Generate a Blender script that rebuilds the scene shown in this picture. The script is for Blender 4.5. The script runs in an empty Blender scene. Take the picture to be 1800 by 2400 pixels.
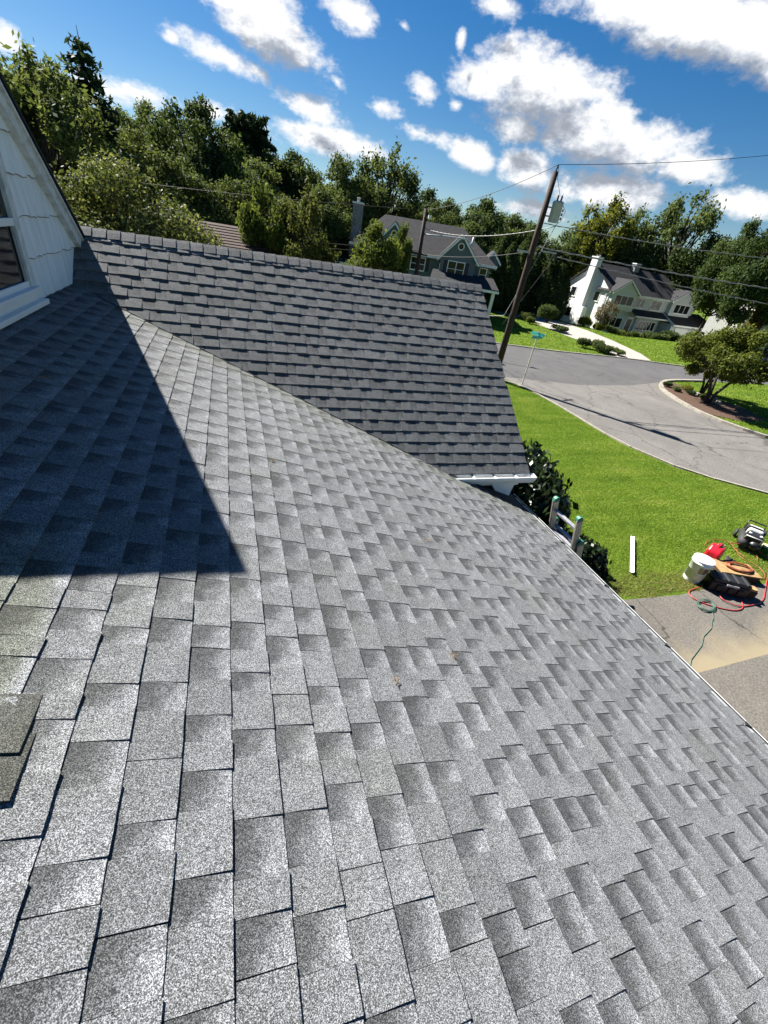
import bpy, math, random
import numpy as np
from mathutils import Vector, Matrix, Euler

# ------------------------------------------------------------------ camera, sky, sun, exposure
sc = bpy.context.scene
col = sc.collection
CAM_H = 5.1
YAW, PITCH, ROLL, FPX = 0.393611, -0.567941, 0.172289, 991.168
def cam_axes():
    cy, sy = math.cos(YAW), math.sin(YAW)
    f = np.array([sy, cy, 0]); r = np.array([cy, -sy, 0]); u = np.array([0, 0, 1.])
    f2 = math.cos(PITCH)*f + math.sin(PITCH)*u; u2 = math.cos(PITCH)*u - math.sin(PITCH)*f
    return math.cos(ROLL)*r + math.sin(ROLL)*u2, math.cos(ROLL)*u2 - math.sin(ROLL)*r, f2
CR, CU, CF = cam_axes()
cam_d = bpy.data.cameras.new('camera'); cam = bpy.data.objects.new('camera', cam_d); col.objects.link(cam)
cam_d.sensor_fit = 'HORIZONTAL'; cam_d.sensor_width = 36.0; cam_d.lens = 36.0*FPX/1800.0
cam_d.clip_start = 0.05; cam_d.clip_end = 6000
m3 = Matrix(((CR[0], CU[0], -CF[0]), (CR[1], CU[1], -CF[1]), (CR[2], CU[2], -CF[2])))
cam.matrix_world = Matrix.Translation((0, 0, CAM_H)) @ m3.to_4x4()
sc.camera = cam

SUN = Vector((-0.384, 0.622, 0.682)).normalized()
sun_d = bpy.data.lights.new('sun', 'SUN'); sun = bpy.data.objects.new('sun', sun_d); col.objects.link(sun)
sun_d.energy = 5.0; sun_d.angle = math.radians(0.53); sun_d.color = (1.0, 0.955, 0.88)
sun.rotation_euler = SUN.to_track_quat('Z', 'Y').to_euler(); sun.location = (-20, 30, 60)

sc.view_settings.view_transform = 'Standard'; sc.view_settings.look = 'None'
sc.view_settings.gamma = 1.0; sc.view_settings.use_curve_mapping = False
sc.view_settings.exposure = 1.85

world = bpy.data.worlds.new('World'); sc.world = world; world.use_nodes = True
world.cycles.sampling_method = 'NONE'
sc.cycles.max_bounces = 6; sc.cycles.diffuse_bounces = 3; sc.cycles.transparent_max_bounces = 4
# clouds: centre direction, long axis, half length, half width (radians)
CLOUDS = [(0.082,0.965,0.247,0.964,-0.014,-0.264,0.1,0.039),(0.115,0.967,0.225,0.933,-0.027,-0.359,0.04,0.028),(0.006,0.98,0.197,0.976,0.037,-0.216,0.065,0.015),(0.191,0.942,0.276,0.982,-0.18,-0.065,0.047,0.017),(0.489,0.841,0.234,0.868,-0.496,-0.032,0.121,0.048),(0.593,0.782,0.191,0.804,-0.561,-0.197,0.147,0.044),(0.699,0.696,0.162,0.713,-0.694,-0.095,0.069,0.02),(0.408,0.883,0.232,0.912,-0.389,-0.128,0.053,0.023),(0.479,0.857,0.189,0.877,-0.458,-0.147,0.044,0.024),(0.634,0.707,0.313,0.768,-0.62,-0.158,0.183,0.038),(0.558,0.763,0.326,0.82,-0.567,-0.076,0.125,0.023),(0.709,0.644,0.287,0.705,-0.649,-0.286,0.11,0.028),(0.141,0.976,0.166,0.982,-0.116,-0.152,0.061,0.016),(0.164,0.978,0.129,0.986,-0.165,0.001,0.119,0.02),(-0.122,0.984,0.129,0.992,0.118,0.041,0.071,0.015),(-0.272,0.951,0.148,0.939,0.229,0.257,0.023,0.016),(0.319,0.923,0.214,0.934,-0.268,-0.237,0.029,0.014),(0.269,0.946,0.184,0.962,-0.252,-0.108,0.034,0.014),(0.378,0.903,0.204,0.922,-0.386,-0.002,0.014,0.007),(0.342,0.926,0.161,0.939,-0.329,-0.099,0.064,0.013),(0.42,0.896,0.146,0.899,-0.388,-0.203,0.046,0.019),(0.511,0.848,0.139,0.859,-0.504,-0.088,0.056,0.028),(0.627,0.769,0.125,0.776,-0.63,-0.011,0.128,0.029),(0.767,0.628,0.127,0.637,-0.77,-0.039,0.062,0.017),(0.539,0.838,0.084,0.841,-0.541,0.011,0.072,0.014),(0.361,0.891,0.276,0.908,-0.403,0.112,0.009,0.014),(0.274,0.921,0.278,0.953,-0.222,-0.206,0.014,0.005),(0.395,0.864,0.312,0.911,-0.413,-0.012,0.035,0.013),(-0.062,0.977,0.204,0.996,0.073,-0.045,0.01,0.006),(0.057,0.979,0.193,0.953,0.004,-0.302,0.026,0.01),(0.184,0.961,0.204,0.923,-0.098,-0.371,0.013,0.006),(-0.011,0.991,0.133,1.0,0.007,0.026,0.039,0.011)]
_r = random.Random(5)
for k in range(7):                               # the same broken cumulus all round the horizon
    az = math.radians(80 + k*38 + _r.uniform(-6, 6)); el = _r.uniform(0.13, 0.55)
    c = (math.sin(az)*math.cos(el), math.cos(az)*math.cos(el), math.sin(el))
    e = (math.cos(az), -math.sin(az), _r.uniform(-.2, .2))
    s = _r.uniform(0.07, 0.2)
    CLOUDS.append((*c, *e, s, s*_r.uniform(.25, .4)))
def node(nt, t, **kw):
    n = nt.nodes.new(t)
    for k, v in kw.items(): setattr(n, k, v)
    return n
def lk(nt, a, b): nt.links.new(a, b)
def mth(nt, op, a, b=None, c=None, clamp=False):
    n = nt.nodes.new('ShaderNodeMath'); n.operation = op; n.use_clamp = clamp
    for i, v in enumerate((a, b, c)):
        if v is None: continue
        if isinstance(v, (int, float)): n.inputs[i].default_value = v
        else: nt.links.new(v, n.inputs[i])
    return n.outputs[0]
def cloud_group():
    g = bpy.data.node_groups.new('cloud_density', 'ShaderNodeTree')
    g.interface.new_socket('Dir', in_out='INPUT', socket_type='NodeSocketVector')
    g.interface.new_socket('Density', in_out='OUTPUT', socket_type='NodeSocketFloat')
    gi = g.nodes.new('NodeGroupInput'); go = g.nodes.new('NodeGroupOutput')
    best = None
    for cx, cy, cz, ex, ey, ez, ra, rb in CLOUDS:
        c = Vector((cx, cy, cz)).normalized(); e1 = Vector((ex, ey, ez)); e1 = (e1 - c*e1.dot(c)).normalized(); e2 = c.cross(e1)
        R = Matrix((e1, e2, c)).transposed()
        mp = g.nodes.new('ShaderNodeMapping'); mp.vector_type = 'TEXTURE'
        mp.inputs['Location'].default_value = c; mp.inputs['Rotation'].default_value = R.to_euler('XYZ')
        mp.inputs['Scale'].default_value = (ra*1.06, rb*1.12, 0.5)
        lk(g, gi.outputs[0], mp.inputs['Vector'])
        ln = node(g, 'ShaderNodeVectorMath', operation='LENGTH'); lk(g, mp.outputs[0], ln.inputs[0])
        amp = min(1.0, 0.35 + rb*22)
        d = mth(g, 'MULTIPLY', mth(g, 'SUBTRACT', 1.0, ln.outputs['Value']), amp)
        best = d if best is None else mth(g, 'SMOOTH_MAX', best, d, 0.07)
    n1 = node(g, 'ShaderNodeTexNoise'); n1.inputs['Scale'].default_value = 11; n1.inputs['Detail'].default_value = 7; n1.inputs['Roughness'].default_value = .62
    st = node(g, 'ShaderNodeVectorMath', operation='MULTIPLY'); st.inputs[1].default_value = (1, 1, 1.7); lk(g, gi.outputs[0], st.inputs[0])
    lk(g, st.outputs[0], n1.inputs['Vector'])
    nn = mth(g, 'MULTIPLY', mth(g, 'SUBTRACT', n1.outputs[0], .475), 1.75)
    n2 = node(g, 'ShaderNodeTexNoise'); n2.inputs['Scale'].default_value = 48; n2.inputs['Detail'].default_value = 6; n2.inputs['Roughness'].default_value = .6
    lk(g, st.outputs[0], n2.inputs['Vector'])
    nn2 = mth(g, 'MULTIPLY', mth(g, 'SUBTRACT', n2.outputs[0], .5), .75)
    lk(g, mth(g, 'ADD', mth(g, 'ADD', best, nn), nn2), go.inputs[0])
    return g
nt = world.node_tree; nt.nodes.clear()
out = node(nt, 'ShaderNodeOutputWorld')
tc = node(nt, 'ShaderNodeTexCoord')
sky = node(nt, 'ShaderNodeTexSky'); sky.sky_type = 'NISHITA'; sky.sun_disc = False
sky.sun_elevation = math.asin(SUN.z); sky.sun_rotation = math.atan2(SUN.x, SUN.y)
sky.altitude = 100; sky.air_density = 1.0; sky.dust_density = 0.25; sky.ozone_density = 3.0
hs = node(nt, 'ShaderNodeHueSaturation'); hs.inputs['Saturation'].default_value = 1.42; hs.inputs['Value'].default_value = 0.54; hs.inputs['Hue'].default_value = 0.504
lk(nt, sky.outputs[0], hs.inputs['Color'])
bg = node(nt, 'ShaderNodeBackground'); bg.inputs['Strength'].default_value = 0.05; lk(nt, hs.outputs[0], bg.inputs['Color'])
cg = cloud_group()
d0 = node(nt, 'ShaderNodeGroup'); d0.node_tree = cg; lk(nt, tc.outputs['Generated'], d0.inputs[0])
of = node(nt, 'ShaderNodeVectorMath', operation='ADD'); of.inputs[1].default_value = (-0.026, 0.0, 0.040); lk(nt, tc.outputs['Generated'], of.inputs[0])
d1 = node(nt, 'ShaderNodeGroup'); d1.node_tree = cg; lk(nt, of.outputs[0], d1.inputs[0])
def smooth(nt, v, a, b):
    n = node(nt, 'ShaderNodeMapRange'); n.interpolation_type = 'SMOOTHSTEP'
    n.inputs['From Min'].default_value = a; n.inputs['From Max'].default_value = b
    lk(nt, v, n.inputs['Value']); return n.outputs[0]
alpha = smooth(nt, d0.outputs[0], -0.06, 0.55)
shade = smooth(nt, mth(nt, 'SUBTRACT', d1.outputs[0], mth(nt, 'MULTIPLY', d0.outputs[0], 0.45)), -0.10, 0.55)
cr = node(nt, 'ShaderNodeValToRGB'); lk(nt, shade, cr.inputs[0])
cr.color_ramp.elements[0].position = 0.0; cr.color_ramp.elements[0].color = (1.0, 1.0, 1.0, 1)
cr.color_ramp.elements[1].position = 1.0; cr.color_ramp.elements[1].color = (0.34, 0.375, 0.44, 1)
e = cr.color_ramp.elements.new(0.5); e.color = (0.62, 0.66, 0.73, 1)
bgc = node(nt, 'ShaderNodeBackground'); bgc.inputs['Strength'].default_value = 0.30; lk(nt, cr.outputs[0], bgc.inputs['Color'])
mx = node(nt, 'ShaderNodeMixShader'); lk(nt, alpha, mx.inputs[0]); lk(nt, bg.outputs[0], mx.inputs[1]); lk(nt, bgc.outputs[0], mx.inputs[2])
lk(nt, mx.outputs[0], out.inputs['Surface'])

# ------------------------------------------------------------------ helpers
R_ = random.Random(11); NP = np.random.default_rng(7)
def project(P):
    P = np.asarray(P, float) - [0, 0, CAM_H]; z = P @ CF
    return 900 + FPX*(P @ CR)/z, 1200 - FPX*(P @ CU)/z, z

def new_mat(name):
    m = bpy.data.materials.new(name); m.use_nodes = True
    return m, m.node_tree, m.node_tree.nodes['Principled BSDF']
def mat(name, c, rough=.7, var=.25, scale=6.0, bump=0.0, metal=0.0, spec=.4, c2=None, detail=5, bscale=None):
    m, nt, b = new_mat(name)
    tcn = node(nt, 'ShaderNodeTexCoord')
    n = node(nt, 'ShaderNodeTexNoise'); n.inputs['Scale'].default_value = scale; n.inputs['Detail'].default_value = detail; n.inputs['Roughness'].default_value = .6
    geo = node(nt, 'ShaderNodeNewGeometry'); lk(nt, geo.outputs['Position'], n.inputs['Vector'])
    r = node(nt, 'ShaderNodeValToRGB'); lk(nt, n.outputs[0], r.inputs[0])
    lo = tuple(x*(1-var) for x in c); hi = tuple(min(1, x*(1+var)) for x in (c2 or c))
    r.color_ramp.elements[0].position = .3; r.color_ramp.elements[0].color = (*lo, 1)
    r.color_ramp.elements[1].position = .7; r.color_ramp.elements[1].color = (*hi, 1)
    lk(nt, r.outputs[0], b.inputs['Base Color'])
    b.inputs['Roughness'].default_value = rough; b.inputs['Metallic'].default_value = metal
    b.inputs['Specular IOR Level'].default_value = spec
    if bump:
        n2 = n
        if bscale:
            n2 = node(nt, 'ShaderNodeTexNoise'); n2.inputs['Scale'].default_value = bscale; n2.inputs['Detail'].default_value = 4
            lk(nt, geo.outputs['Position'], n2.inputs['Vector'])
        bp = node(nt, 'ShaderNodeBump'); bp.inputs['Strength'].default_value = bump; bp.inputs['Distance'].default_value = .02
        lk(nt, n2.outputs[0], bp.inputs['Height']); lk(nt, bp.outputs[0], b.inputs['Normal'])
    return m

class MB:
    def __init__(s): s.v = []; s.f = []
    def add(s, vs, fs):
        o = len(s.v); s.v += [tuple(map(float, p)) for p in vs]; s.f += [tuple(i+o for i in f) for f in fs]; return s
    def box(s, lo, hi, M=None):
        x0, y0, z0 = lo; x1, y1, z1 = hi
        vs = [(x0,y0,z0),(x1,y0,z0),(x1,y1,z0),(x0,y1,z0),(x0,y0,z1),(x1,y0,z1),(x1,y1,z1),(x0,y1,z1)]
        if M is not None: vs = [tuple(M @ Vector(p)) for p in vs]
        return s.add(vs, [(3,2,1,0),(4,5,6,7),(0,1,5,4),(1,2,6,5),(2,3,7,6),(3,0,4,7)])
    def obox(s, c, ax, ay, az, hx, hy, hz):          # oriented box
        c, ax, ay, az = map(Vector, (c, ax, ay, az)); vs = []
        for k in (-1, 1):
            for i, j in ((-1,-1),(1,-1),(1,1),(-1,1)): vs.append(c + ax*hx*i + ay*hy*j + az*hz*k)
        return s.add(vs, [(3,2,1,0),(4,5,6,7),(0,1,5,4),(1,2,6,5),(2,3,7,6),(3,0,4,7)])
    def prism(s, poly, d):                            # closed polygon (3d points) extruded by d
        d = Vector(d); n = len(poly); a = [Vector(p) for p in poly]; b = [p + d for p in a]
        return s.add(a + b, [tuple(range(n))[::-1], tuple(range(n, 2*n))] + [(i, (i+1) % n, n+(i+1) % n, n+i) for i in range(n)])
    def tube(s, pts, r, n=8, cap=True):
        pts = [Vector(p) for p in pts]; k = len(pts); rr = r if hasattr(r, '__len__') else [r]*k
        vs = []; up = Vector((0, 0, 1))
        for i, p in enumerate(pts):
            d = (pts[min(i+1, k-1)] - pts[max(i-1, 0)]).normalized()
            a = d.cross(up)
            if a.length < 1e-3: a = d.cross(Vector((0, 1, 0)))
            a.normalize(); b = d.cross(a)
            for j in range(n):
                t = 2*math.pi*j/n; vs.append(p + a*math.cos(t)*rr[i] + b*math.sin(t)*rr[i])
        fs = [(i*n+j, i*n+(j+1) % n, (i+1)*n+(j+1) % n, (i+1)*n+j) for i in range(k-1) for j in range(n)]
        if cap: fs += [tuple(range(n))[::-1], tuple(range((k-1)*n, k*n))]
        return s.add(vs, fs)
    def lathe(s, prof, c, n=24, M=None):              # (r, z) profile
        vs = []
        for r, z in prof:
            for j in range(n):
                t = 2*math.pi*j/n; p = Vector((r*math.cos(t), r*math.sin(t), z))
                if M is not None: p = M @ p
                vs.append(p + Vector(c))
        k = len(prof)
        fs = [(i*n+j, i*n+(j+1) % n, (i+1)*n+(j+1) % n, (i+1)*n+j) for i in range(k-1) for j in range(n)]
        fs += [tuple(range(n))[::-1], tuple(range((k-1)*n, k*n))]
        return s.add(vs, fs)
    def build(s, name, m, parent=None, smooth=False):
        me = bpy.data.meshes.new(name); me.from_pydata(s.v, [], s.f); me.validate(); me.update()
        if smooth: me.shade_smooth()
        if m: me.materials.append(m)
        o = bpy.data.objects.new(name, me); col.objects.link(o); o.parent = parent
        return o
def empty(name, loc=(0, 0, 0), rz=0.0):
    o = bpy.data.objects.new(name, None); o.location = loc; o.rotation_euler = (0, 0, rz); col.objects.link(o); return o
def tag(o, label=None, cat=None, group=None, kind=None):
    if label: o['label'] = label
    if cat: o['category'] = cat
    if group: o['group'] = group
    if kind: o['kind'] = kind
    return o
def struct(o): o['kind'] = 'structure'; return o
def bevel(o, w, seg=2):
    b = o.modifiers.new('bevel', 'BEVEL'); b.width = w; b.segments = seg; b.limit_method = 'ANGLE'; return o

# ------------------------------------------------------------------ materials
def shingle_mat(name, lo, mid, hi, green):
    m, nt, b = new_mat(name)
    at = node(nt, 'ShaderNodeAttribute'); at.attribute_name = 'sh'
    sep = node(nt, 'ShaderNodeSeparateXYZ'); lk(nt, at.outputs['Vector'], sep.inputs[0])
    kind = mth(nt, 'GREATER_THAN', sep.outputs[0], 1.5); tone = mth(nt, 'MODULO', sep.outputs[0], 2.0)
    geo = node(nt, 'ShaderNodeNewGeometry')
    big = node(nt, 'ShaderNodeTexNoise'); big.inputs['Scale'].default_value = 24; big.inputs['Detail'].default_value = 4; lk(nt, geo.outputs['Position'], big.inputs['Vector'])
    # printed shadow band of the recessed tabs: dark at the top, light towards the butt
    bb = mth(nt, 'ADD', sep.outputs[1], mth(nt, 'MULTIPLY', mth(nt, 'SUBTRACT', big.outputs[0], .5), .55))
    bb = mth(nt, 'SUBTRACT', bb, mth(nt, 'MULTIPLY', sep.outputs[2], .30))
    band = smooth(nt, bb, .05, .95)
    cr = node(nt, 'ShaderNodeValToRGB'); lk(nt, band, cr.inputs[0])
    cr.color_ramp.elements[0].color = (*lo, 1); cr.color_ramp.elements[1].color = (*hi, 1)
    k = mth(nt, 'ADD', .80, mth(nt, 'MULTIPLY', tone, .40))
    k = mth(nt, 'MULTIPLY', k, mth(nt, 'ADD', .8, mth(nt, 'MULTIPLY', big.outputs[0], .4)))
    tooth = node(nt, 'ShaderNodeMix', data_type='RGBA'); lk(nt, smooth(nt, bb, -.1, .5), tooth.inputs[0])
    tooth.inputs[6].default_value = (*[x*.86 for x in mid], 1); tooth.inputs[7].default_value = (*[x*1.06 for x in mid], 1)
    mxk = node(nt, 'ShaderNodeMix', data_type='RGBA'); lk(nt, kind, mxk.inputs[0]); lk(nt, tooth.outputs[2], mxk.inputs[6]); lk(nt, cr.outputs[0], mxk.inputs[7])
    # granules
    v = node(nt, 'ShaderNodeTexVoronoi'); v.inputs['Scale'].default_value = 560; lk(nt, geo.outputs['Position'], v.inputs['Vector'])
    sv = node(nt, 'ShaderNodeSeparateColor'); lk(nt, v.outputs['Color'], sv.inputs[0])
    v2 = node(nt, 'ShaderNodeTexNoise'); v2.inputs['Scale'].default_value = 330; v2.inputs['Detail'].default_value = 3; v2.inputs['Roughness'].default_value = .75; lk(nt, geo.outputs['Position'], v2.inputs['Vector'])
    gr = node(nt, 'ShaderNodeValToRGB'); lk(nt, mth(nt, 'ADD', mth(nt, 'MULTIPLY', sv.outputs[0], .5), mth(nt, 'MULTIPLY', v2.outputs[0], .5)), gr.inputs[0])
    gr.color_ramp.elements[0].position = .27; gr.color_ramp.elements[0].color = (.22, .22, .22, 1)
    gr.color_ramp.elements[1].position = .76; gr.color_ramp.elements[1].color = (3.0, 3.02, 3.1, 1)
    e = gr.color_ramp.elements.new(.5); e.color = (.86, .86, .87, 1)
    mul = node(nt, 'ShaderNodeMix', data_type='RGBA', blend_type='MULTIPLY'); mul.inputs[0].default_value = 1
    lk(nt, mxk.outputs[2], mul.inputs[6]); lk(nt, gr.outputs[0], mul.inputs[7])
    mk = node(nt, 'ShaderNodeVectorMath', operation='SCALE'); lk(nt, mul.outputs[2], mk.inputs[0]); lk(nt, k, mk.inputs['Scale'])
    # lichen / weather stain near the valley and in patches
    stn = node(nt, 'ShaderNodeTexNoise'); stn.inputs['Scale'].default_value = 2.2; stn.inputs['Detail'].default_value = 5; lk(nt, geo.outputs['Position'], stn.inputs['Vector'])
    fac = mth(nt, 'MULTIPLY', smooth(nt, stn.outputs[0], .5, .72), green)
    if name == 'granule_shingle':
        dist = node(nt, 'ShaderNodeVectorMath', operation='DOT_PRODUCT'); lk(nt, geo.outputs['Position'], dist.inputs[0]); dist.inputs[1].default_value = VAL_N
        dd = mth(nt, 'SUBTRACT', VAL_D, dist.outputs['Value'])
        fac = mth(nt, 'MAXIMUM', fac, mth(nt, 'MULTIPLY', smooth(nt, mth(nt, 'ADD', dd, mth(nt, 'MULTIPLY', mth(nt, 'SUBTRACT', stn.outputs[0], .5), .8)), .34, .02), .65))
    if name == 'granule_shingle':                      # algae-stained strip beside the hip at the left edge
        px_ = node(nt, 'ShaderNodeSeparateXYZ'); lk(nt, geo.outputs['Position'], px_.inputs[0])
        alg = mth(nt, 'MULTIPLY', smooth(nt, mth(nt, 'ADD', px_.outputs[0], mth(nt, 'MULTIPLY', mth(nt, 'SUBTRACT', stn.outputs[0], .5), .25)), -.58, -.66), smooth(nt, px_.outputs[1], 1.9, 1.4))
        fac = mth(nt, 'MAXIMUM', fac, mth(nt, 'MULTIPLY', alg, .9))
    st = node(nt, 'ShaderNodeMix', data_type='RGBA', blend_type='MULTIPLY'); lk(nt, fac, st.inputs[0]); lk(nt, mk.outputs[0], st.inputs[6]); st.inputs[7].default_value = (.76, .78, .62, 1)
    lk(nt, st.outputs[2], b.inputs['Base Color'])
    b.inputs['Roughness'].default_value = .88; b.inputs['Specular IOR Level'].default_value = .25
    bp = node(nt, 'ShaderNodeBump'); bp.inputs['Strength'].default_value = .55; bp.inputs['Distance'].default_value = .0025
    lk(nt, sv.outputs[0], bp.inputs['Height']); lk(nt, bp.outputs[0], b.inputs['Normal'])
    return m
E_ = 0.143
P1, H1, V0, VE = 0.334764, 9.30945*E_, 0.814966*E_, 29.22681*E_
Q2, H2, T0, XR = 0.660400, 29.38298*E_, 12.30654*E_, 24.89015*E_
CZ = np.array([0, 0, CAM_H])
n1 = np.array([math.sin(P1), 0, math.cos(P1)]); s1 = np.array([math.cos(P1), 0, -math.sin(P1)])
n2 = np.array([0, -math.sin(Q2), math.cos(Q2)]); t2 = np.array([0, math.cos(Q2), math.sin(Q2)])
O1 = -H1*n1 + CZ; O2 = -H2*n2 + CZ                     # points on the two roof planes
vd = np.cross(n1, n2); vd = vd/np.linalg.norm(vd) * (1 if np.cross(n1, n2)[0] > 0 else -1)
_vp = np.linalg.solve(np.array([n1, n2, vd]), [n1 @ O1, n2 @ O2, 0])
_vn = np.cross(n1, vd); _vn = _vn/np.linalg.norm(_vn); _vn = _vn if _vn[1] > 0 else -_vn
VAL_N = tuple(_vn); VAL_D = float(_vn @ _vp)
def valley_y(x):                                        # y of the valley at plan x
    t = (x - _vp[0])/vd[0]; return float(_vp[1] + vd[1]*t)
def valley_x(y):
    t = (y - _vp[1])/vd[1]; return float(_vp[0] + vd[0]*t)

M = {}
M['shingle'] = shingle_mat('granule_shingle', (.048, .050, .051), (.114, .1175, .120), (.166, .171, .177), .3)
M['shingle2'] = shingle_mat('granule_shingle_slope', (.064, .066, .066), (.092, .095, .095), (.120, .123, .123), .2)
M['deck'] = mat('roof_felt', (.02, .02, .022), .9, .2, 30)
M['dark_edge'] = mat('bitumen_and_shade', (.012, .012, .013), .9, .2, 20)  # roof edge bitumen, also the dark strips that stand for shade
M['cap'] = shingle_mat('granule_cap', (.030, .031, .028), (.050, .051, .046), (.070, .071, .065), .35)
M['siding'] = mat('painted_siding', (.62, .66, .66), .75, .10, 9, .15, bscale=40)
M['white'] = mat('white_paint', (.78, .78, .76), .5, .05, 5)
M['white_dirty'] = mat('weathered_white_paint', (.60, .61, .60), .6, .22, 14, .1)
M['gutter'] = mat('white_aluminium', (.76, .77, .76), .35, .06, 8, spec=.5)
M['steel_grey'] = mat('galvanised_drip_edge', (.30, .31, .31), .5, .2, 10)
M['black'] = mat('black_plastic', (.012, .012, .013), .4, .3, 10)
M['rubber'] = mat('black_rubber', (.02, .02, .02), .7, .2, 12)
M['dark_glass'] = mat('window_glass', (.008, .010, .012), .08, .1, 3, spec=.35)
M['alu'] = mat('weathered_aluminium', (.36, .33, .27), .45, .3, 18, metal=.35)
M['alu_dark'] = mat('aluminium_rung', (.30, .30, .33), .4, .25, 18, metal=.5)
M['green_cap'] = mat('green_plastic', (.02, .13, .085), .5, .2, 9)
M['asphalt'] = None

# ------------------------------------------------------------------ terrain, roads
def sheet(name, pts, z, m, sub=0):
    mb = MB(); mb.add([(x, y, z) for x, y in pts], [tuple(range(len(pts)))])
    o = mb.build(name, m)
    if o.data.polygons[0].normal.z < 0: o.data.flip_normals()
    return struct(o)
def ground_mat():
    m, nt, b = new_mat('lawn_soil')
    geo = node(nt, 'ShaderNodeNewGeometry')
    n = node(nt, 'ShaderNodeTexNoise'); n.inputs['Scale'].default_value = .55; n.inputs['Detail'].default_value = 8; n.inputs['Roughness'].default_value = .65; lk(nt, geo.outputs['Position'], n.inputs['Vector'])
    n2 = node(nt, 'ShaderNodeTexNoise'); n2.inputs['Scale'].default_value = 22; n2.inputs['Detail'].default_value = 5; lk(nt, geo.outputs['Position'], n2.inputs['Vector'])
    r = node(nt, 'ShaderNodeValToRGB'); lk(nt, mth(nt, 'ADD', mth(nt, 'MULTIPLY', n.outputs[0], .55), mth(nt, 'MULTIPLY', n2.outputs[0], .45)), r.inputs[0])
    r.color_ramp.elements[0].position = .33; r.color_ramp.elements[0].color = (.035, .065, .006, 1)
    r.color_ramp.elements[1].position = .68; r.color_ramp.elements[1].color = (.11, .155, .014, 1)
    lk(nt, r.outputs[0], b.inputs['Base Color']); b.inputs['Roughness'].default_value = .9; b.inputs['Specular IOR Level'].default_value = .1
    bp = node(nt, 'ShaderNodeBump'); bp.inputs['Strength'].default_value = .8; bp.inputs['Distance'].default_value = .06; lk(nt, n2.outputs[0], bp.inputs['Height']); lk(nt, bp.outputs[0], b.inputs['Normal'])
    return m
def grass_mat():
    m, nt, b = new_mat('grass_blade')
    geo = node(nt, 'ShaderNodeNewGeometry')
    n = node(nt, 'ShaderNodeTexNoise'); n.inputs['Scale'].default_value = .8; n.inputs['Detail'].default_value = 6; n.inputs['Roughness'].default_value = .6; lk(nt, geo.outputs['Position'], n.inputs['Vector'])
    rnd = geo.outputs['Random Per Island']
    mp = node(nt, 'ShaderNodeMapping'); mp.inputs['Rotation'].default_value = (0, 0, .95); mp.inputs['Scale'].default_value = (.35, 2.6, 1); lk(nt, geo.outputs['Position'], mp.inputs['Vector'])
    nst = node(nt, 'ShaderNodeTexNoise'); nst.inputs['Scale'].default_value = .8; nst.inputs['Detail'].default_value = 3; lk(nt, mp.outputs[0], nst.inputs['Vector'])
    r = node(nt, 'ShaderNodeValToRGB'); lk(nt, mth(nt, 'ADD', mth(nt, 'ADD', mth(nt, 'MULTIPLY', n.outputs[0], .38), mth(nt, 'MULTIPLY', nst.outputs[0], .46)), mth(nt, 'ADD', .05, mth(nt, 'MULTIPLY', rnd, .16))), r.inputs[0])
    r.color_ramp.elements[0].position = .30; r.color_ramp.elements[0].color = (.062, .125, .012, 1)
    r.color_ramp.elements[1].position = .80; r.color_ramp.elements[1].color = (.36, .39, .085, 1)
    e = r.color_ramp.elements.new(.55); e.color = (.160, .262, .022, 1)
    spx = node(nt, 'ShaderNodeSeparateXYZ'); lk(nt, geo.outputs['Position'], spx.inputs[0])       # worn, dry strip along the driveway
    wear = mth(nt, 'MULTIPLY', smooth(nt, mth(nt, 'ADD', spx.outputs[1], mth(nt, 'MULTIPLY', mth(nt, 'SUBTRACT', n.outputs[0], .5), 2.2)), 4.85, 4.05), .8)
    wx = node(nt, 'ShaderNodeMix', data_type='RGBA'); lk(nt, wear, wx.inputs[0]); lk(nt, r.outputs[0], wx.inputs[6]); wx.inputs[7].default_value = (.21, .17, .07, 1)
    lk(nt, wx.outputs[2], b.inputs['Base Color']); b.inputs['Roughness'].default_value = .6; b.inputs['Specular IOR Level'].default_value = .2
    tr = node(nt, 'ShaderNodeBsdfTranslucent'); lk(nt, wx.outputs[2], tr.inputs['Color'])
    mxs = node(nt, 'ShaderNodeMixShader'); mxs.inputs[0].default_value = .45; lk(nt, b.outputs[0], mxs.inputs[1]); lk(nt, tr.outputs[0], mxs.inputs[2])
    lk(nt, mxs.outputs[0], nt.nodes['Material Output'].inputs['Surface'])
    return m
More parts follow.
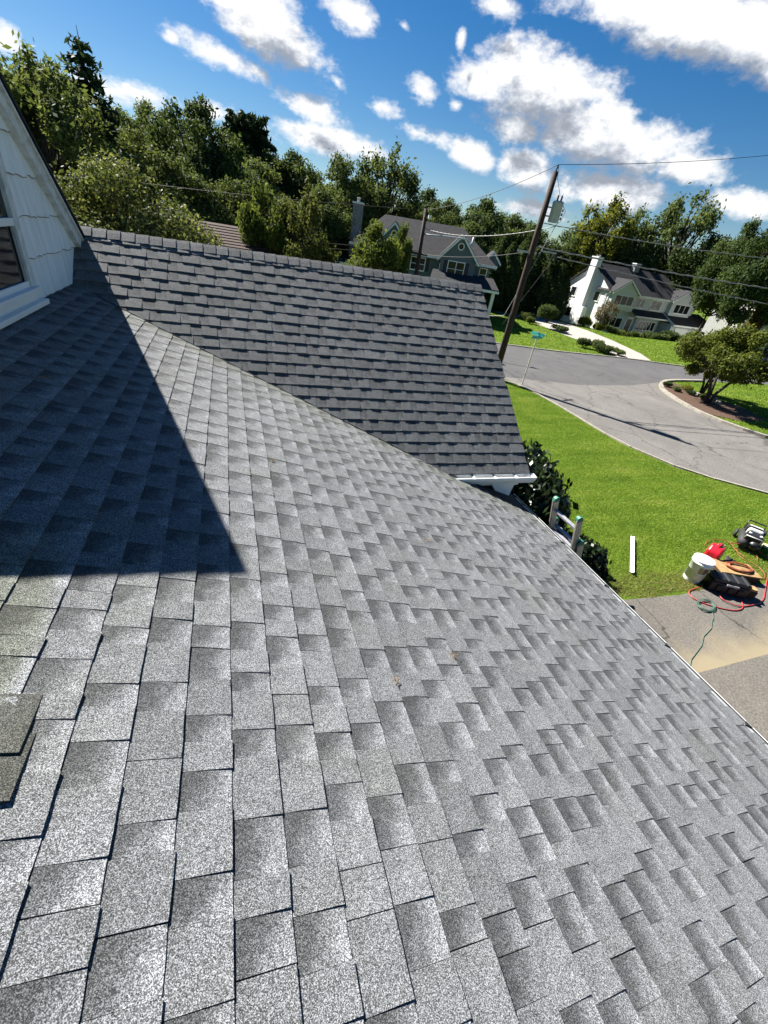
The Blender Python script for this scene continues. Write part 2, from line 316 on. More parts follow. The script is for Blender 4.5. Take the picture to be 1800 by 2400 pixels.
def asphalt(name, c, crack=.5, speck=60, stain=None, cw=.007):
    m, nt, b = new_mat(name)
    geo = node(nt, 'ShaderNodeNewGeometry')
    n = node(nt, 'ShaderNodeTexNoise'); n.inputs['Scale'].default_value = speck; n.inputs['Detail'].default_value = 4; n.inputs['Roughness'].default_value = .8; lk(nt, geo.outputs['Position'], n.inputs['Vector'])
    n2 = node(nt, 'ShaderNodeTexNoise'); n2.inputs['Scale'].default_value = .45; n2.inputs['Detail'].default_value = 7; n2.inputs['Roughness'].default_value = .7; n2.inputs['Distortion'].default_value = .6; lk(nt, geo.outputs['Position'], n2.inputs['Vector'])
    r = node(nt, 'ShaderNodeValToRGB'); lk(nt, n.outputs[0], r.inputs[0])
    r.color_ramp.elements[0].position = .3; r.color_ramp.elements[0].color = (*[x*.48 for x in c], 1)
    r.color_ramp.elements[1].position = .75; r.color_ramp.elements[1].color = (*[x*1.9 for x in c], 1)
    k = mth(nt, 'ADD', .5, mth(nt, 'MULTIPLY', n2.outputs[0], 1.0))
    sc_ = node(nt, 'ShaderNodeVectorMath', operation='SCALE'); lk(nt, r.outputs[0], sc_.inputs[0]); lk(nt, k, sc_.inputs['Scale'])
    nw = node(nt, 'ShaderNodeTexNoise'); nw.inputs['Scale'].default_value = 1.3; nw.inputs['Detail'].default_value = 5; lk(nt, geo.outputs['Position'], nw.inputs['Vector'])
    vm = node(nt, 'ShaderNodeVectorMath', operation='MULTIPLY_ADD'); lk(nt, nw.outputs['Color'], vm.inputs[0]); vm.inputs[1].default_value = (1.1, 1.1, 0); lk(nt, geo.outputs['Position'], vm.inputs[2])
    v = node(nt, 'ShaderNodeTexVoronoi'); v.feature = 'DISTANCE_TO_EDGE'; v.inputs['Scale'].default_value = .33; lk(nt, vm.outputs[0], v.inputs['Vector'])
    ck = mth(nt, 'MULTIPLY', mth(nt, 'SUBTRACT', 1.0, smooth(nt, v.outputs['Distance'], .003, cw)), crack)
    mxc = node(nt, 'ShaderNodeMix', data_type='RGBA'); lk(nt, ck, mxc.inputs[0]); lk(nt, sc_.outputs[0], mxc.inputs[6]); mxc.inputs[7].default_value = (.03, .028, .025, 1)
    last = mxc.outputs[2]
    if stain:
        nrm, dd, w, colr = stain                       # a sandy band washed along a joint
        dt = node(nt, 'ShaderNodeVectorMath', operation='DOT_PRODUCT'); lk(nt, geo.outputs['Position'], dt.inputs[0]); dt.inputs[1].default_value = nrm
        q = mth(nt, 'SUBTRACT', dt.outputs['Value'], dd)
        fac = mth(nt, 'MULTIPLY', smooth(nt, mth(nt, 'ADD', q, mth(nt, 'MULTIPLY', mth(nt, 'SUBTRACT', nw.outputs[0], .5), 1.1)), w, 0.02), mth(nt, 'GREATER_THAN', q, 0.0))
        ms = node(nt, 'ShaderNodeMix', data_type='RGBA'); lk(nt, mth(nt, 'MULTIPLY', fac, .85), ms.inputs[0]); lk(nt, last, ms.inputs[6]); ms.inputs[7].default_value = (*colr, 1); last = ms.outputs[2]
    lk(nt, last, b.inputs['Base Color']); b.inputs['Roughness'].default_value = .85; b.inputs['Specular IOR Level'].default_value = .25
    bp = node(nt, 'ShaderNodeBump'); bp.inputs['Strength'].default_value = .35; bp.inputs['Distance'].default_value = .01; lk(nt, n.outputs[0], bp.inputs['Height']); lk(nt, bp.outputs[0], b.inputs['Normal'])
    return m
M['ground'] = ground_mat(); M['grass'] = grass_mat()
M['road_light'] = asphalt('worn_asphalt', (.105, .099, .093), .55, 26, None, .013)
M['road_dark'] = asphalt('newer_asphalt', (.062, .061, .062), .35, 26, None, .011)
M['drive_asphalt'] = asphalt('driveway_asphalt', (.090, .083, .073), .9, 34, ((-.02, 1.0, 0), 2.25, .75, (.21, .175, .11)))
M['concrete'] = mat('pale_concrete', (.27, .25, .225), .8, .15, 3, .1)
M['kerb'] = mat('granite_kerb', (.22, .20, .17), .85, .25, 7, .2)
M['mulch'] = mat('bark_mulch', (.06, .032, .019), .95, .6, 18, .8, bscale=30)

def sstep(a, b, x): t = np.clip((x-a)/(b-a), 0, 1); return t*t*(3-2*t)
def terrain_z(x, y):
    x = np.asarray(x, float); y = np.asarray(y, float)
    dip = -1.15*sstep(38, 43.5, x)*sstep(38.5, 43.5, y)*(1-sstep(75, 95, y))
    hill = sstep(52, 130, y)*np.interp(x, [-200, -40, 0, 25, 60, 250], [16, 11, 6, 2, 1, 1])
    return dip + hill
xs = np.concatenate([np.linspace(-1500, -120, 12), np.linspace(-110, 150, 105), np.linspace(170, 1500, 12)])
ys = np.concatenate([np.linspace(-1500, -40, 10), np.linspace(-30, 170, 81), np.linspace(190, 1500, 12)])
gx, gy = np.meshgrid(xs, ys); gz = terrain_z(gx, gy)
mb = MB(); nx, ny = len(xs), len(ys)
mb.add(np.stack([gx.ravel(), gy.ravel(), gz.ravel()], 1), [(j*nx+i, j*nx+i+1, (j+1)*nx+i+1, (j+1)*nx+i) for j in range(ny-1) for i in range(nx-1)])
struct(mb.build('ground', M['ground'], smooth=True))

near_edge = [(13.2,18.7),(13.65,16.8),(13.75,14.6),(13.65,12.8),(13.65,11.2),(14.25,9.2),(16.2,7.35),(20,5.1),(27,1.6),(40,-4)]
far_edge = [(25.6,20.4),(24.3,19.3),(23.4,18.0),(22.6,16.2),(22.3,14.5),(22.5,13.0),(23.0,11.7),(24.8,9.8),(29,7.0),(40,1.5)]
cross_near_l = [(-60,29.5),(-20,24.3),(0,20.9),(8,19.6),(12.2,19.2)]
cross_near_r = [(25.6,20.4),(27.2,21.1),(30.8,21.6),(39.3,22.2),(90,22.4)]
cross_far = [(90,26.0),(45,25.7),(33.4,25.8),(29.5,27.0),(21.8,27.0),(18.2,27.9),(0,30.6),(-60,40)]
seam = [(13.0,19.25),(18.0,18.6),(22.0,19.2),(25.6,20.4)]
sheet('side_road', near_edge + far_edge[::-1] + seam[::-1][1:], .008, M['road_light'])
sheet('cross_street', cross_near_l + seam + cross_near_r[1:] + cross_far, .004, M['road_dark'])
sheet('driveway_apron', [(3.2,4.15),(5.5,4.1),(7.1,4.02),(8.3,3.95),(9.4,4.05),(10.9,3.9),(13.4,3.9),(17.3,6.55),(22,3.6),(22,-12),(3.2,-12)], .006, M['drive_asphalt'])
sheet('concrete_driveway', [(31.9,27.0),(33.4,29.5),(35.2,34.7),(36.3,39.9),(36.1,45.4),(34.7,47.8),(30.9,43.3),(29.7,39.0),(29.5,34.3),(29.8,30.9),(28.6,27.3)], .010, M['concrete'])
sheet('footpath', [(27.5,46.3),(30.6,43.6),(31.2,44.2),(28,47.2)], .012, M['concrete'])
bed = [(25.4,20.15),(24.4,19.2),(23.55,17.9),(22.8,16.2),(22.55,14.9),(24.2,13.9),(26.6,14.2),(27.4,16.2),(27.0,18.6),(26.9,20.6)]
def dense(pts, step=.35):
    o = []
    for a, b in zip(pts[:-1], pts[1:]):
        a, b = np.array(a), np.array(b); n = max(1, int(np.linalg.norm(b-a)/step))
        o += [tuple(a+(b-a)*i/n) for i in range(n)]
    return o + [pts[-1]]
def smooth_line(pts, it=2):
    for _ in range(it):
        o = [pts[0]]
        for a, b in zip(pts[:-1], pts[1:]):
            a, b = np.array(a), np.array(b); o += [tuple(a*.75+b*.25), tuple(a*.25+b*.75)]
        pts = o + [pts[-1]]
    return pts
def kerb(name, pts, w, h, m, seg, side=1):
    pts = smooth_line(pts); root = None
    # stones laid end to end along the line
    L = [0]; 
    for a, b in zip(pts[:-1], pts[1:]): L.append(L[-1] + math.dist(a, b))
    P = np.array(pts); s = 0.0; root = struct(empty(name)); i = 0
    while s < L[-1]-.2:
        e = min(L[-1], s + seg*(.8+.4*R_.random()))
        ax, ay = np.interp(s+.006, L, P[:, 0]), np.interp(s+.006, L, P[:, 1]); bx, by = np.interp(e-.006, L, P[:, 0]), np.interp(e-.006, L, P[:, 1])
        d = Vector((bx-ax, by-ay, 0)); ln = d.length
        if ln < .05: break
        d.normalize(); n = Vector((-d.y, d.x, 0))*side
        hh = h*(.9+.2*R_.random())
        mb = MB().obox(((ax+bx)/2 + n.x*w/2, (ay+by)/2 + n.y*w/2, hh/2-.05), d, n, (0,0,1), ln/2, w/2, hh/2+.05)
        mb.build('kerb_stone', m, root); s = e
    return root
kerb('island_kerb', cross_near_r[:3][::-1] + far_edge[1:9], .22, .12, M['kerb'], 1.1, 1)
kerb('lawn_kerb', [(9.5,19.5),(12.2,19.1)] + near_edge[:8], .10, .05, M['kerb'], 1.4, -1)
kerb('far_kerb', cross_far[1:7], .14, .06, M['kerb'], 1.6, -1)
sheet('mulch_bed', bed, .03, M['mulch'])

# ------------------------------------------------------------------ our house: roofs
def tab_geo(O, U, V, N, a0, a1, bt, kind, tone, rnd, expo=E_, thick=1.0):
    """one roof tab: a0..a1 along the course, butt at bt (downslope), returns verts, faces, attribute"""
    H = thick*(.0072 if kind == 0 else .0030)*(.85+.3*rnd.random())
    nseg = max(2, int((a1-a0)/.07)+1)
    top = bt - expo - .025; mid = bt - expo*.45
    vs, at = [], []
    def pt(a, b, h): return O + U*a + V*b + N*h
    for j, (b, h) in enumerate(((top, -.0025), (mid, H*.55+.0006))):
        for i in range(nseg+1):
            a = a0 + (a1-a0)*i/nseg
            vs.append(pt(a, b, h + (rnd.uniform(-.0005, .0005) if j else 0))); at.append((kind*2+tone, 0 if j == 0 else .55, i/nseg))
    lift = rnd.random()*.003 if rnd.random() < .12 else 0
    j0 = rnd.uniform(-.0018, .0018); sk = rnd.uniform(-.0016, .0016)
    for i in range(nseg+1):
        a = a0 + (a1-a0)*i/nseg
        jb = j0 + sk*(i/nseg-.5)*2 + rnd.uniform(-.0012, .0012)
        vs.append(pt(a, bt+jb, H + rnd.uniform(-.0005, .0006) + lift*(i/nseg))); at.append((kind*2+tone, 1, i/nseg))
    for i in range(nseg+1):
        a = a0 + (a1-a0)*i/nseg
        vs.append(pt(a, bt, -.004)); at.append((kind*2+tone, 1, i/nseg))
    b0 = len(vs); vs += [pt(a0, top, -.005), pt(a1, top, -.005)]; at += [(kind*2+tone, 0, 0)]*2
    n = nseg+1; fs = []
    for r in range(3):
        for i in range(nseg): fs.append((r*n+i, (r+1)*n+i, (r+1)*n+i+1, r*n+i+1))
    fs.append((0, b0, 3*n, 2*n, n)); fs.append((nseg, n+nseg, 2*n+nseg, 3*n+nseg, b0+1))
    fs.append((b0, b0+1, 3*n+nseg, 3*n)[::-1]) if False else None
    return vs, fs, at
def mesh_attr(name, vs, fs, at, m):
    me = bpy.data.meshes.new(name); me.from_pydata([tuple(p) for p in vs], [], [f for f in fs if f]); me.update()
    a = me.attributes.new('sh', 'FLOAT_VECTOR', 'POINT'); a.data.foreach_set('vector', np.array(at, 'f').ravel())
    me.materials.append(m); return me
def shingle_field(parent, O, U, V, N, courses, a_range, expo, m, rnd, name, wt=(.085, .20), wv=(.075, .17), thick=1.0):
    tabs = []
    for bt in courses:
        lo, hi = a_range(bt)
        a = lo - rnd.random()*.2; kind = rnd.randint(0, 1); left = rnd.uniform(.3, 1.0); base = rnd.random()
        while a < hi:
            w = rnd.uniform(*wt) if kind == 0 else rnd.uniform(*wv)
            b = min(a+w, hi+.0)
            aa = max(a, lo)
            if b-aa > .02:
                tone = min(.99, max(0, .5*base + .5*rnd.random()))
                tabs.append((aa+.0006, b-.0006, bt, kind, tone))
            left -= w; a = b
            if left <= 0: left = 1.0; base = rnd.random(); a += .0022    # butt joint between two shingle strips
            if rnd.random() < .93: kind = 1-kind
            else: a += .0015
    def area(t):
        P = [O + U*t[0] + V*t[2], O + U*t[1] + V*t[2], O + U*t[1] + V*(t[2]-expo), O + U*t[0] + V*(t[2]-expo)]
        q = [project(p) for p in P]
        if any(z < .1 for _, _, z in q): return 0
        cx = sum(x for x, _, _ in q)/4; cy = sum(y for _, y, _ in q)/4
        if not (-20 < cx < 1820 and -20 < cy < 2420): return 0
        return abs(sum(q[i][0]*q[(i+1) % 4][1]-q[(i+1) % 4][0]*q[i][1] for i in range(4)))/2
    order = sorted(range(len(tabs)), key=lambda i: -area(tabs[i])); big = set(order[:300])
    V_, F_, A_ = [], [], []
    for i, t in enumerate(tabs):
        vs, fs, at = tab_geo(O, U, V, N, *t, rnd, expo, thick)
        if i in big:
            c = vs[0]; me = mesh_attr('shingle', [p-c for p in vs], fs, at, m)
            o = bpy.data.objects.new('shingle', me); col.objects.link(o); o.parent = parent; o.location = c
        else:
            k = len(V_); V_ += vs; A_ += at; F_ += [tuple(x+k for x in f) for f in fs if f]
    if V_:
        o = bpy.data.objects.new(name, mesh_attr(name, V_, F_, A_, m)); col.objects.link(o); o.parent = parent; o['kind'] = 'stuff'
    return len(tabs)
UY = np.array([0, 1., 0]); UX = np.array([1., 0, 0])
house = tag(empty('shingled_house', (0, 0, 0)), 'grey-shingled house with white gable, its roofs filling the foreground', 'house')
rnd = random.Random(3)
# lower roof (slopes to the right-hand eave)
XW = -1.565
def on1(x, y, h=0.0): z = (n1 @ O1 - n1[0]*x)/n1[2]; return np.array([x, y, z]) + n1*h
def on2(x, y, h=0.0): z = (n2 @ O2 - n2[1]*y)/n2[2]; return np.array([x, y, z]) + n2*h
EX = (O1 + s1*VE)[0]                                  # eave x
lower = MB().prism([on1(EX-.01, -5, -.006), on1(EX-.01, 4.6, -.006), on1(1.6, 4.6, -.006), on1(.5, 6.1, -.006), on1(-1.7, 6.1, -.006), on1(-1.7, 1.5, -.006), on1(-4, 1.5, -.006), on1(-4, -5, -.006)], Vector(n1)*-.03).build('lower_roof', M['deck'], house)
lower['label'] = 'sunlit lower roof slope with the diagonal gable shadow across it'
nc = int((VE-V0)/E_)
courses = [V0 + i*E_ for i in range(-9, nc+1)] + [VE+.004]
def rng1(bt):
    x = (O1 + s1*bt)[0]
    if x < XW-.12: return (-2.6, 1.3)
    return (-2.6, min(6.0, valley_y(x)+.12))
shingle_field(lower, O1, UY, s1, n1, courses, rng1, E_, M['shingle'], rnd, 'shingle_field', (.075, .18), (.065, .15), .85)
# cross roof
yr = float((O2 + t2*(T0+21.2*E_))[1]); zr = float((O2 + t2*(T0+21.2*E_))[2]); ye = float((O2 + t2*T0)[1]); ze = float((O2 + t2*T0)[2])
cross = MB().prism([on2(-3, ye+.01, -.006), on2(XR-.02, ye+.01, -.006), on2(XR-.02, yr, -.006), on2(-3, yr, -.006)], Vector(n2)*-.03).build('cross_roof', M['deck'], house)
cross['label'] = 'darker cross roof slope facing the camera below the straight ridge'
O2b = O2 + t2*T0
def rng2(bt):
    y = float((O2b - t2*bt*0 + (-t2)*bt)[1]); return (max(-2.2, valley_x(y)-.42), XR)
courses2 = [-k*E_ for k in range(0, 21)]
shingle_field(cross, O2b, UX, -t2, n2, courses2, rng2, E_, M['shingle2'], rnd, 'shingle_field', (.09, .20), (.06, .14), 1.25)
# far side of the cross roof
bs = np.array([0, math.cos(Q2), -math.sin(Q2)])
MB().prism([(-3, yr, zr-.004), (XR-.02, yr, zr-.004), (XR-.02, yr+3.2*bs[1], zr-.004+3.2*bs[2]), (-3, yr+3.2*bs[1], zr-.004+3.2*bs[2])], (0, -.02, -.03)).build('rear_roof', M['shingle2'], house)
# ridge caps
def cap_piece(parent, c0, ax, ln, dl, dr, wl, wr, h0, h1, m):
    """bent cap shingle: runs along ax for ln from c0, drops along dl / dr"""
    c0, ax, dl, dr = map(Vector, (c0, ax, dl, dr)); up = Vector((0, 0, 1)); vs, at = [], []; t = .006; tone = rnd.random()
    for s, h in ((0, h0), (ln, h1)):
        for d, w in ((dl, wl), (dl, wl*.35), (dl, 0), (dr, wr*.35), (dr, wr)):
            vs.append(c0 + ax*s + d*w + up*(h + (-.004 if w == 0 else 0) + rnd.uniform(-.0008, .0008))); at.append((2+tone if False else tone, s/ln*.6+.4, .5))
    vs += [v - up*(t+.02) for v in vs[:10]]; at += at[:10]
    fs = []
    for i in range(4): fs += [(i, i+1, 6+i, 5+i), (10+i, 15+i, 16+i, 11+i)]
    fs += [(0, 5, 15, 10), (4, 14, 19, 9)] + [(i+5, i+6, i+16, i+15) for i in range(4)] + [(i, i+10, i+11, i+1) for i in range(4)]
    me = mesh_attr('ridge_cap', vs, fs, at, m); o = bpy.data.objects.new('ridge_cap', me); col.objects.link(o); o.parent = parent
    return o
x = XR-.005
while x > XW-.3:
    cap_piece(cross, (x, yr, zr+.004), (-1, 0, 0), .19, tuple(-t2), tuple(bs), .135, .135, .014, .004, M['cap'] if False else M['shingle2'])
    x -= .142*(.96+.08*rnd.random())
# hip caps at the left edge of the lower roof
y = .93; k = 0
hx = -.655
while y > -2.2:
    c = on1(hx, y, .004)
    cap_piece(lower, tuple(c), (0, -1, 0), .17, (-math.cos(.42), 0, -math.sin(.42)), tuple(s1), .16, .10+.03*rnd.random(), .000, .010, M['cap'])
    y -= .095*(.85+.35*rnd.random()); k += 1; hx += rnd.uniform(-.012, .012)
# dark bead drawn in for the shade along the valley cut
va = [on1(valley_x(y), y, .002) for y in np.linspace(4.15, 5.62, 12)]
MB().tube([Vector(p)+Vector((R_.uniform(-.004, .004), 0, .006)) for p in va], .0045, 5).build('valley_shade_line', M['dark_edge'], house)

# gable wall with wavy-edged siding shingles
YA, ZA, TR = 4.012, 6.327, math.tan(math.radians(37.11))       # gable apex
def rake_z(y): return ZA - TR*abs(y-YA)
ZB = float(on1(XW, 4)[2])
gable = MB().prism([(XW-.005, 1.75, ZB-.5), (XW-.005, 6.3, ZB-.5), (XW-.005, 6.3, rake_z(6.3)-.1), (XW-.005, YA, ZA-.1), (XW-.005, 1.75, rake_z(1.75)-.1)], (-.15, 0, 0)).build('gable_wall', M['siding'], house)
gable['label'] = 'white shingle-sided gable wall with a window at the left edge'
def clip(poly, nrm, d):
    o = []
    for i in range(len(poly)):
        a, b = poly[i], poly[(i+1) % len(poly)]; da, db = a[0]*nrm[0]+a[1]*nrm[1]-d, b[0]*nrm[0]+b[1]*nrm[1]-d
        if da <= 0: o.append(a)
        if (da < 0 < db) or (db < 0 < da): t = da/(da-db); o.append((a[0]+(b[0]-a[0])*t, a[1]+(b[1]-a[1])*t))
    return o
zb = [4.20, 4.535, 4.82, 5.10, 5.365, 5.64, 5.92]
for ci in range(len(zb)):
    z0 = zb[ci]; z1 = (zb[ci+1] if ci+1 < len(zb) else 6.3)+.03
    y = 1.7 - .2*(ci % 2)
    while y < 6.3:
        w = R_.uniform(.27, .40); n = 8; poly = []; lev = 0
        ph = R_.random()*6
        for i in range(n+1):
            if R_.random() < .5: lev = R_.choice((-.009, -.004, 0, .005, .009))
            st = .003*math.sin(ph+i*.8) + lev + R_.uniform(-.001, .001) if ci else 0
            poly.append((y+.002+(w-.004)*i/n, z0+st))
        poly += [(y+w-.002, z1), (y+.002, z1)]
        lim = ZA-.075
        poly = clip(poly, (TR, 1), lim+TR*YA); poly = clip(poly, (-TR, 1), lim-TR*YA) if poly else poly
        if len(poly) > 2:
            mb = MB()
            fr = [(XW + .004 + .018*max(0, (z1-zz)/(z1-z0)), yy, zz) for yy, zz in poly]
            bk = [(XW-.004, yy, zz) for yy, zz in poly]; k = len(poly)
            mb.add(fr+bk, [tuple(range(k)), tuple(range(k, 2*k))[::-1]] + [(i, k+i, k+(i+1) % k, (i+1) % k) for i in range(k)])
            mb.build('siding_shingle', M['siding'], gable)
            if ci:                                     # dark strip painting the shade line, part grime, under the butt edge
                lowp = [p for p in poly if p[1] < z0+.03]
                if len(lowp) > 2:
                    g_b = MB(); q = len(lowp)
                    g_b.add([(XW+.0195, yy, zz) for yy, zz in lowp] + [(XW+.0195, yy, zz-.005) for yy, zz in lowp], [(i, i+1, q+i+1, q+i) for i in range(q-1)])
                    g_b.build('butt_shade_strip', M['dark_edge'], gable)
        y += w
M['siding'].node_tree  # striations
def striate(m):
    nt = m.node_tree; b = nt.nodes['Principled BSDF']
    geo = node(nt, 'ShaderNodeNewGeometry'); mp = node(nt, 'ShaderNodeVectorMath', operation='MULTIPLY'); mp.inputs[1].default_value = (6, 15, 2.4); lk(nt, geo.outputs['Position'], mp.inputs[0])
    n = node(nt, 'ShaderNodeTexNoise'); n.inputs['Scale'].default_value = 1.0; n.inputs['Detail'].default_value = 6; n.inputs['Roughness'].default_value = .65; lk(nt, mp.outputs[0], n.inputs['Vector'])
    r = node(nt, 'ShaderNodeValToRGB'); lk(nt, n.outputs[0], r.inputs[0])
    r.color_ramp.elements[0].position = .28; r.color_ramp.elements[0].color = (.68, .71, .71, 1)
    r.color_ramp.elements[1].position = .62; r.color_ramp.elements[1].color = (.84, .87, .87, 1)
    lk(nt, r.outputs[0], b.inputs['Base Color'])
    bp = node(nt, 'ShaderNodeBump'); bp.inputs['Strength'].default_value = .2; bp.inputs['Distance'].default_value = .004; lk(nt, n.outputs[0], bp.inputs['Height']); lk(nt, bp.outputs[0], b.inputs['Normal'])
striate(M['siding'])
# rake boards and upper roof
cs, sn = math.cos(math.radians(37.11)), math.sin(math.radians(37.11))
for sgn in (1, -1):
    d = Vector((0, sgn*cs, -sn)); nn = Vector((0, sgn*sn, cs)); ln = 2.97
    a = Vector((XW+.03, YA, ZA-.03))
    MB().obox(a + d*(ln/2) - nn*.075, d, nn, (1, 0, 0), ln/2, .052, .040).build('rake_board', M['white_dirty'], gable)
    MB().obox(a + d*(ln/2) - nn*.022 + Vector((.012, 0, 0)), d, nn, (1, 0, 0), ln/2, .012, .05).build('rake_moulding', M['white_dirty'], gable)
    MB().obox(Vector((XW+.1-2.6, YA, ZA)) + d*(ln/2+.03) - nn*.0, d, nn, (1, 0, 0), ln/2+.03, .014, 2.6).build('upper_roof', M['dark_edge'], house)
# gable window
win = MB().box((XW+0.030, 3.47, 4.36), (XW+0.036, 4.50, 5.30)).build('window', M['dark_glass'], house)
for (nm, lo, hi, mm) in (
    ('casing', (XW+0.024, 4.49, 4.36), (XW+0.069, 4.585, 5.42), 'white_dirty'), ('casing', (XW+0.024, 3.42, 4.36), (XW+0.069, 3.515, 5.42), 'white_dirty'),
    ('casing', (XW+0.024, 3.42, 5.30), (XW+0.072, 4.585, 5.44), 'white_dirty'), ('meeting_rail', (XW+0.038, 3.515, 4.775), (XW+0.064, 4.49, 4.825), 'white'),
    ('sash_stile', (XW+0.038, 4.455, 4.40), (XW+0.050, 4.492, 4.775), 'alu_dark'), ('sash_rail', (XW+0.038, 3.515, 4.36), (XW+0.056, 4.49, 4.405), 'white'),
    ('sill', (XW+0.024, 3.38, 4.315), (XW+0.099, 4.60, 4.36), 'white'), ('sill', (XW+0.024, 3.40, 4.262), (XW+0.069, 4.585, 4.317), 'white'), ('sill', (XW+0.024, 3.36, 4.225), (XW+0.119, 4.635, 4.264), 'white')):
    bevel(MB().box(lo, hi).build(nm, M[mm], win), .004)
# walls below
MB().box((-9, -4.5, -.3), (3.12, 4.4, 2.36)).build('wall', M['white_dirty'], house)
MB().box((-9, 4.3, -.3), (3.36, 8.9, 2.60)).build('wall', M['white_dirty'], house)
MB().prism([(3.36, 4.02, 2.60), (3.36, 8.75, 2.60), (3.36, yr, zr-.08)], (-.1, 0, 0)).build('wall', M['white_dirty'], house)
MB().box((-9, 1.75, 2.3), (XW-.15, 6.25, 4.6)).build('wall', M['white_dirty'], house)
# rake trim of the cross roof
d = Vector((0, -math.cos(Q2), -math.sin(Q2)))
MB().obox(Vector((XR-.035, yr, zr-.10)) + d*1.52, d, Vector(n2), (1, 0, 0), 1.5, .055, .014).build('rake_board', M['white'], house)
# gutters
def gutter(prof, a, axis, ln, name):
    mb = MB(); ax = Vector(axis); n = len(prof); t = .004
    vs = [Vector(a)+Vector(p) for p in prof] + [Vector(a)+Vector(p)+ax*ln for p in prof]
    mb.add(vs, [(i, i+1, n+i+1, n+i) for i in range(n-1)])
    o = mb.build(name, M['gutter'], house); s = o.modifiers.new('solid', 'SOLIDIFY'); s.thickness = t; s.offset = 0
    return o
zg = float(on1(EX, 0)[2])
# (x outward, z) K-style profile
kp = [(0, .0), (0, -.105), (.05, -.105), (.064, -.075), (.080, -.055), (.088, -.012), (.078, -.006), (.078, -.014)]
gutter([(EX-.02+x_, 0, zg-.014+z_) for x_, z_ in kp], (0, -5, 0), (0, 1, 0), 9.13, 'gutter')
g2 = gutter([(0, ye+.02-x_, ze-.02+z_) for x_, z_ in kp], (2.1, 0, 0), (1, 0, 0), XR+.075-2.1, 'gutter')
MB().prism([(XR+.07, ye+.02-x_, ze-.02+z_) for x_, z_ in kp[:6]], (.008, 0, 0)).build('gutter_end_cap', M['gutter'], house)
for xx in (2.42, 2.72, 3.02, 3.33, 3.58):
    MB().box((xx-.014, ye-.085, ze-.030), (xx+.014, ye+.015, ze-.022)).build('gutter_hanger', M['gutter'], house)
MB().box((EX-.014, -5, zg-.10), (EX+.052, 4.1, zg-.018)).build('gutter_shade_fill', M['dark_edge'], house)  # dark fill put in for the shade inside the trough
MB().box((EX-.045, -5, zg-.15), (EX-.022, 4.1, zg-.02)).build('fascia', M['white'], house)
# drip edge along the lower eave, hangers clipped over it
MB().prism([(EX-.035, -5, zg+.0150), (EX+.006, -5, zg+.0008), (EX+.007, -5, zg-.016), (EX-.02, -5, zg-.014)], (0, 8.98, 0)).build('drip_edge', M['steel_grey'], house)
for yy in (.05, .78, 1.52, 2.28, 3.0, 3.82):
    MB().prism([(EX-.035, yy, zg+.028), (EX+.020, yy+.026, zg+.010), (EX+.020, yy-.026, zg+.010)], (0, 0, -.02)).build('gutter_hanger', M['black'], house)
# boxed eave return under the cross roof gutter
MB().box((2.6, ye+.05, ze-.2), (XR-.08, ye+.4, ze-.1)).build('soffit', M['white'], house)
MB().prism([(3.0, ye+.03, ze-.10), (XR-.14, ye+.03, ze-.10), (XR-.18, ye+.03, ze-.38), (3.22, ye+.03, ze-.36)], (0, .3, 0)).build('eave_return', M['white'], house)
for q in (2.62,):
    MB().box((2.2, ye+.045, ze-.16), (XR-.03, ye+.06, ze-.03)).build('fascia', M['white'], house)

# ------------------------------------------------------------------ vegetation
def leaf_mat(name, dark, mid, light, trans=.35, rough=.6, nscale=.5, spec=.04):
    m, nt, b = new_mat(name)
    geo = node(nt, 'ShaderNodeNewGeometry'); oi = node(nt, 'ShaderNodeObjectInfo')
    n = node(nt, 'ShaderNodeTexNoise'); n.inputs['Scale'].default_value = nscale; n.inputs['Detail'].default_value = 3; lk(nt, geo.outputs['Position'], n.inputs['Vector'])
    f = mth(nt, 'ADD', mth(nt, 'MULTIPLY', n.outputs[0], .55), mth(nt, 'ADD', mth(nt, 'MULTIPLY', geo.outputs['Random Per Island'], .34), mth(nt, 'MULTIPLY', oi.outputs['Random'], .12)))
    r = node(nt, 'ShaderNodeValToRGB'); lk(nt, f, r.inputs[0])
    r.color_ramp.elements[0].position = .25; r.color_ramp.elements[0].color = (*dark, 1)
    r.color_ramp.elements[1].position = .82; r.color_ramp.elements[1].color = (*light, 1)
    e = r.color_ramp.elements.new(.52); e.color = (*mid, 1)
    lk(nt, r.outputs[0], b.inputs['Base Color']); b.inputs['Roughness'].default_value = rough; b.inputs['Specular IOR Level'].default_value = spec
    tr = node(nt, 'ShaderNodeBsdfTranslucent')
    tcl = node(nt, 'ShaderNodeMix', data_type='RGBA', blend_type='MULTIPLY'); tcl.inputs[0].default_value = 1; lk(nt, r.outputs[0], tcl.inputs[6]); tcl.inputs[7].default_value = (1.2, 1.1, .65, 1)
    lk(nt, tcl.outputs[2], tr.inputs['Color'])
    mxs = node(nt, 'ShaderNodeMixShader'); mxs.inputs[0].default_value = trans; lk(nt, b.outputs[0], mxs.inputs[1]); lk(nt, tr.outputs[0], mxs.inputs[2])
    lk(nt, mxs.outputs[0], nt.nodes['Material Output'].inputs['Surface'])
    return m
M['leaf_dark'] = leaf_mat('dark_leaves', (0.0208, 0.0378, 0.0151), (0.0548, 0.0832, 0.0302), (0.1210, 0.1625, 0.0605), .40)
M['leaf_mid'] = leaf_mat('mid_green_leaves', (0.0321, 0.0524, 0.0186), (0.0794, 0.1114, 0.0389), (0.1654, 0.2059, 0.0776), .42)
M['leaf_light'] = leaf_mat('light_green_leaves', (0.0336, 0.0564, 0.0144), (0.0840, 0.1176, 0.0288), (0.1560, 0.1920, 0.0552), .44)
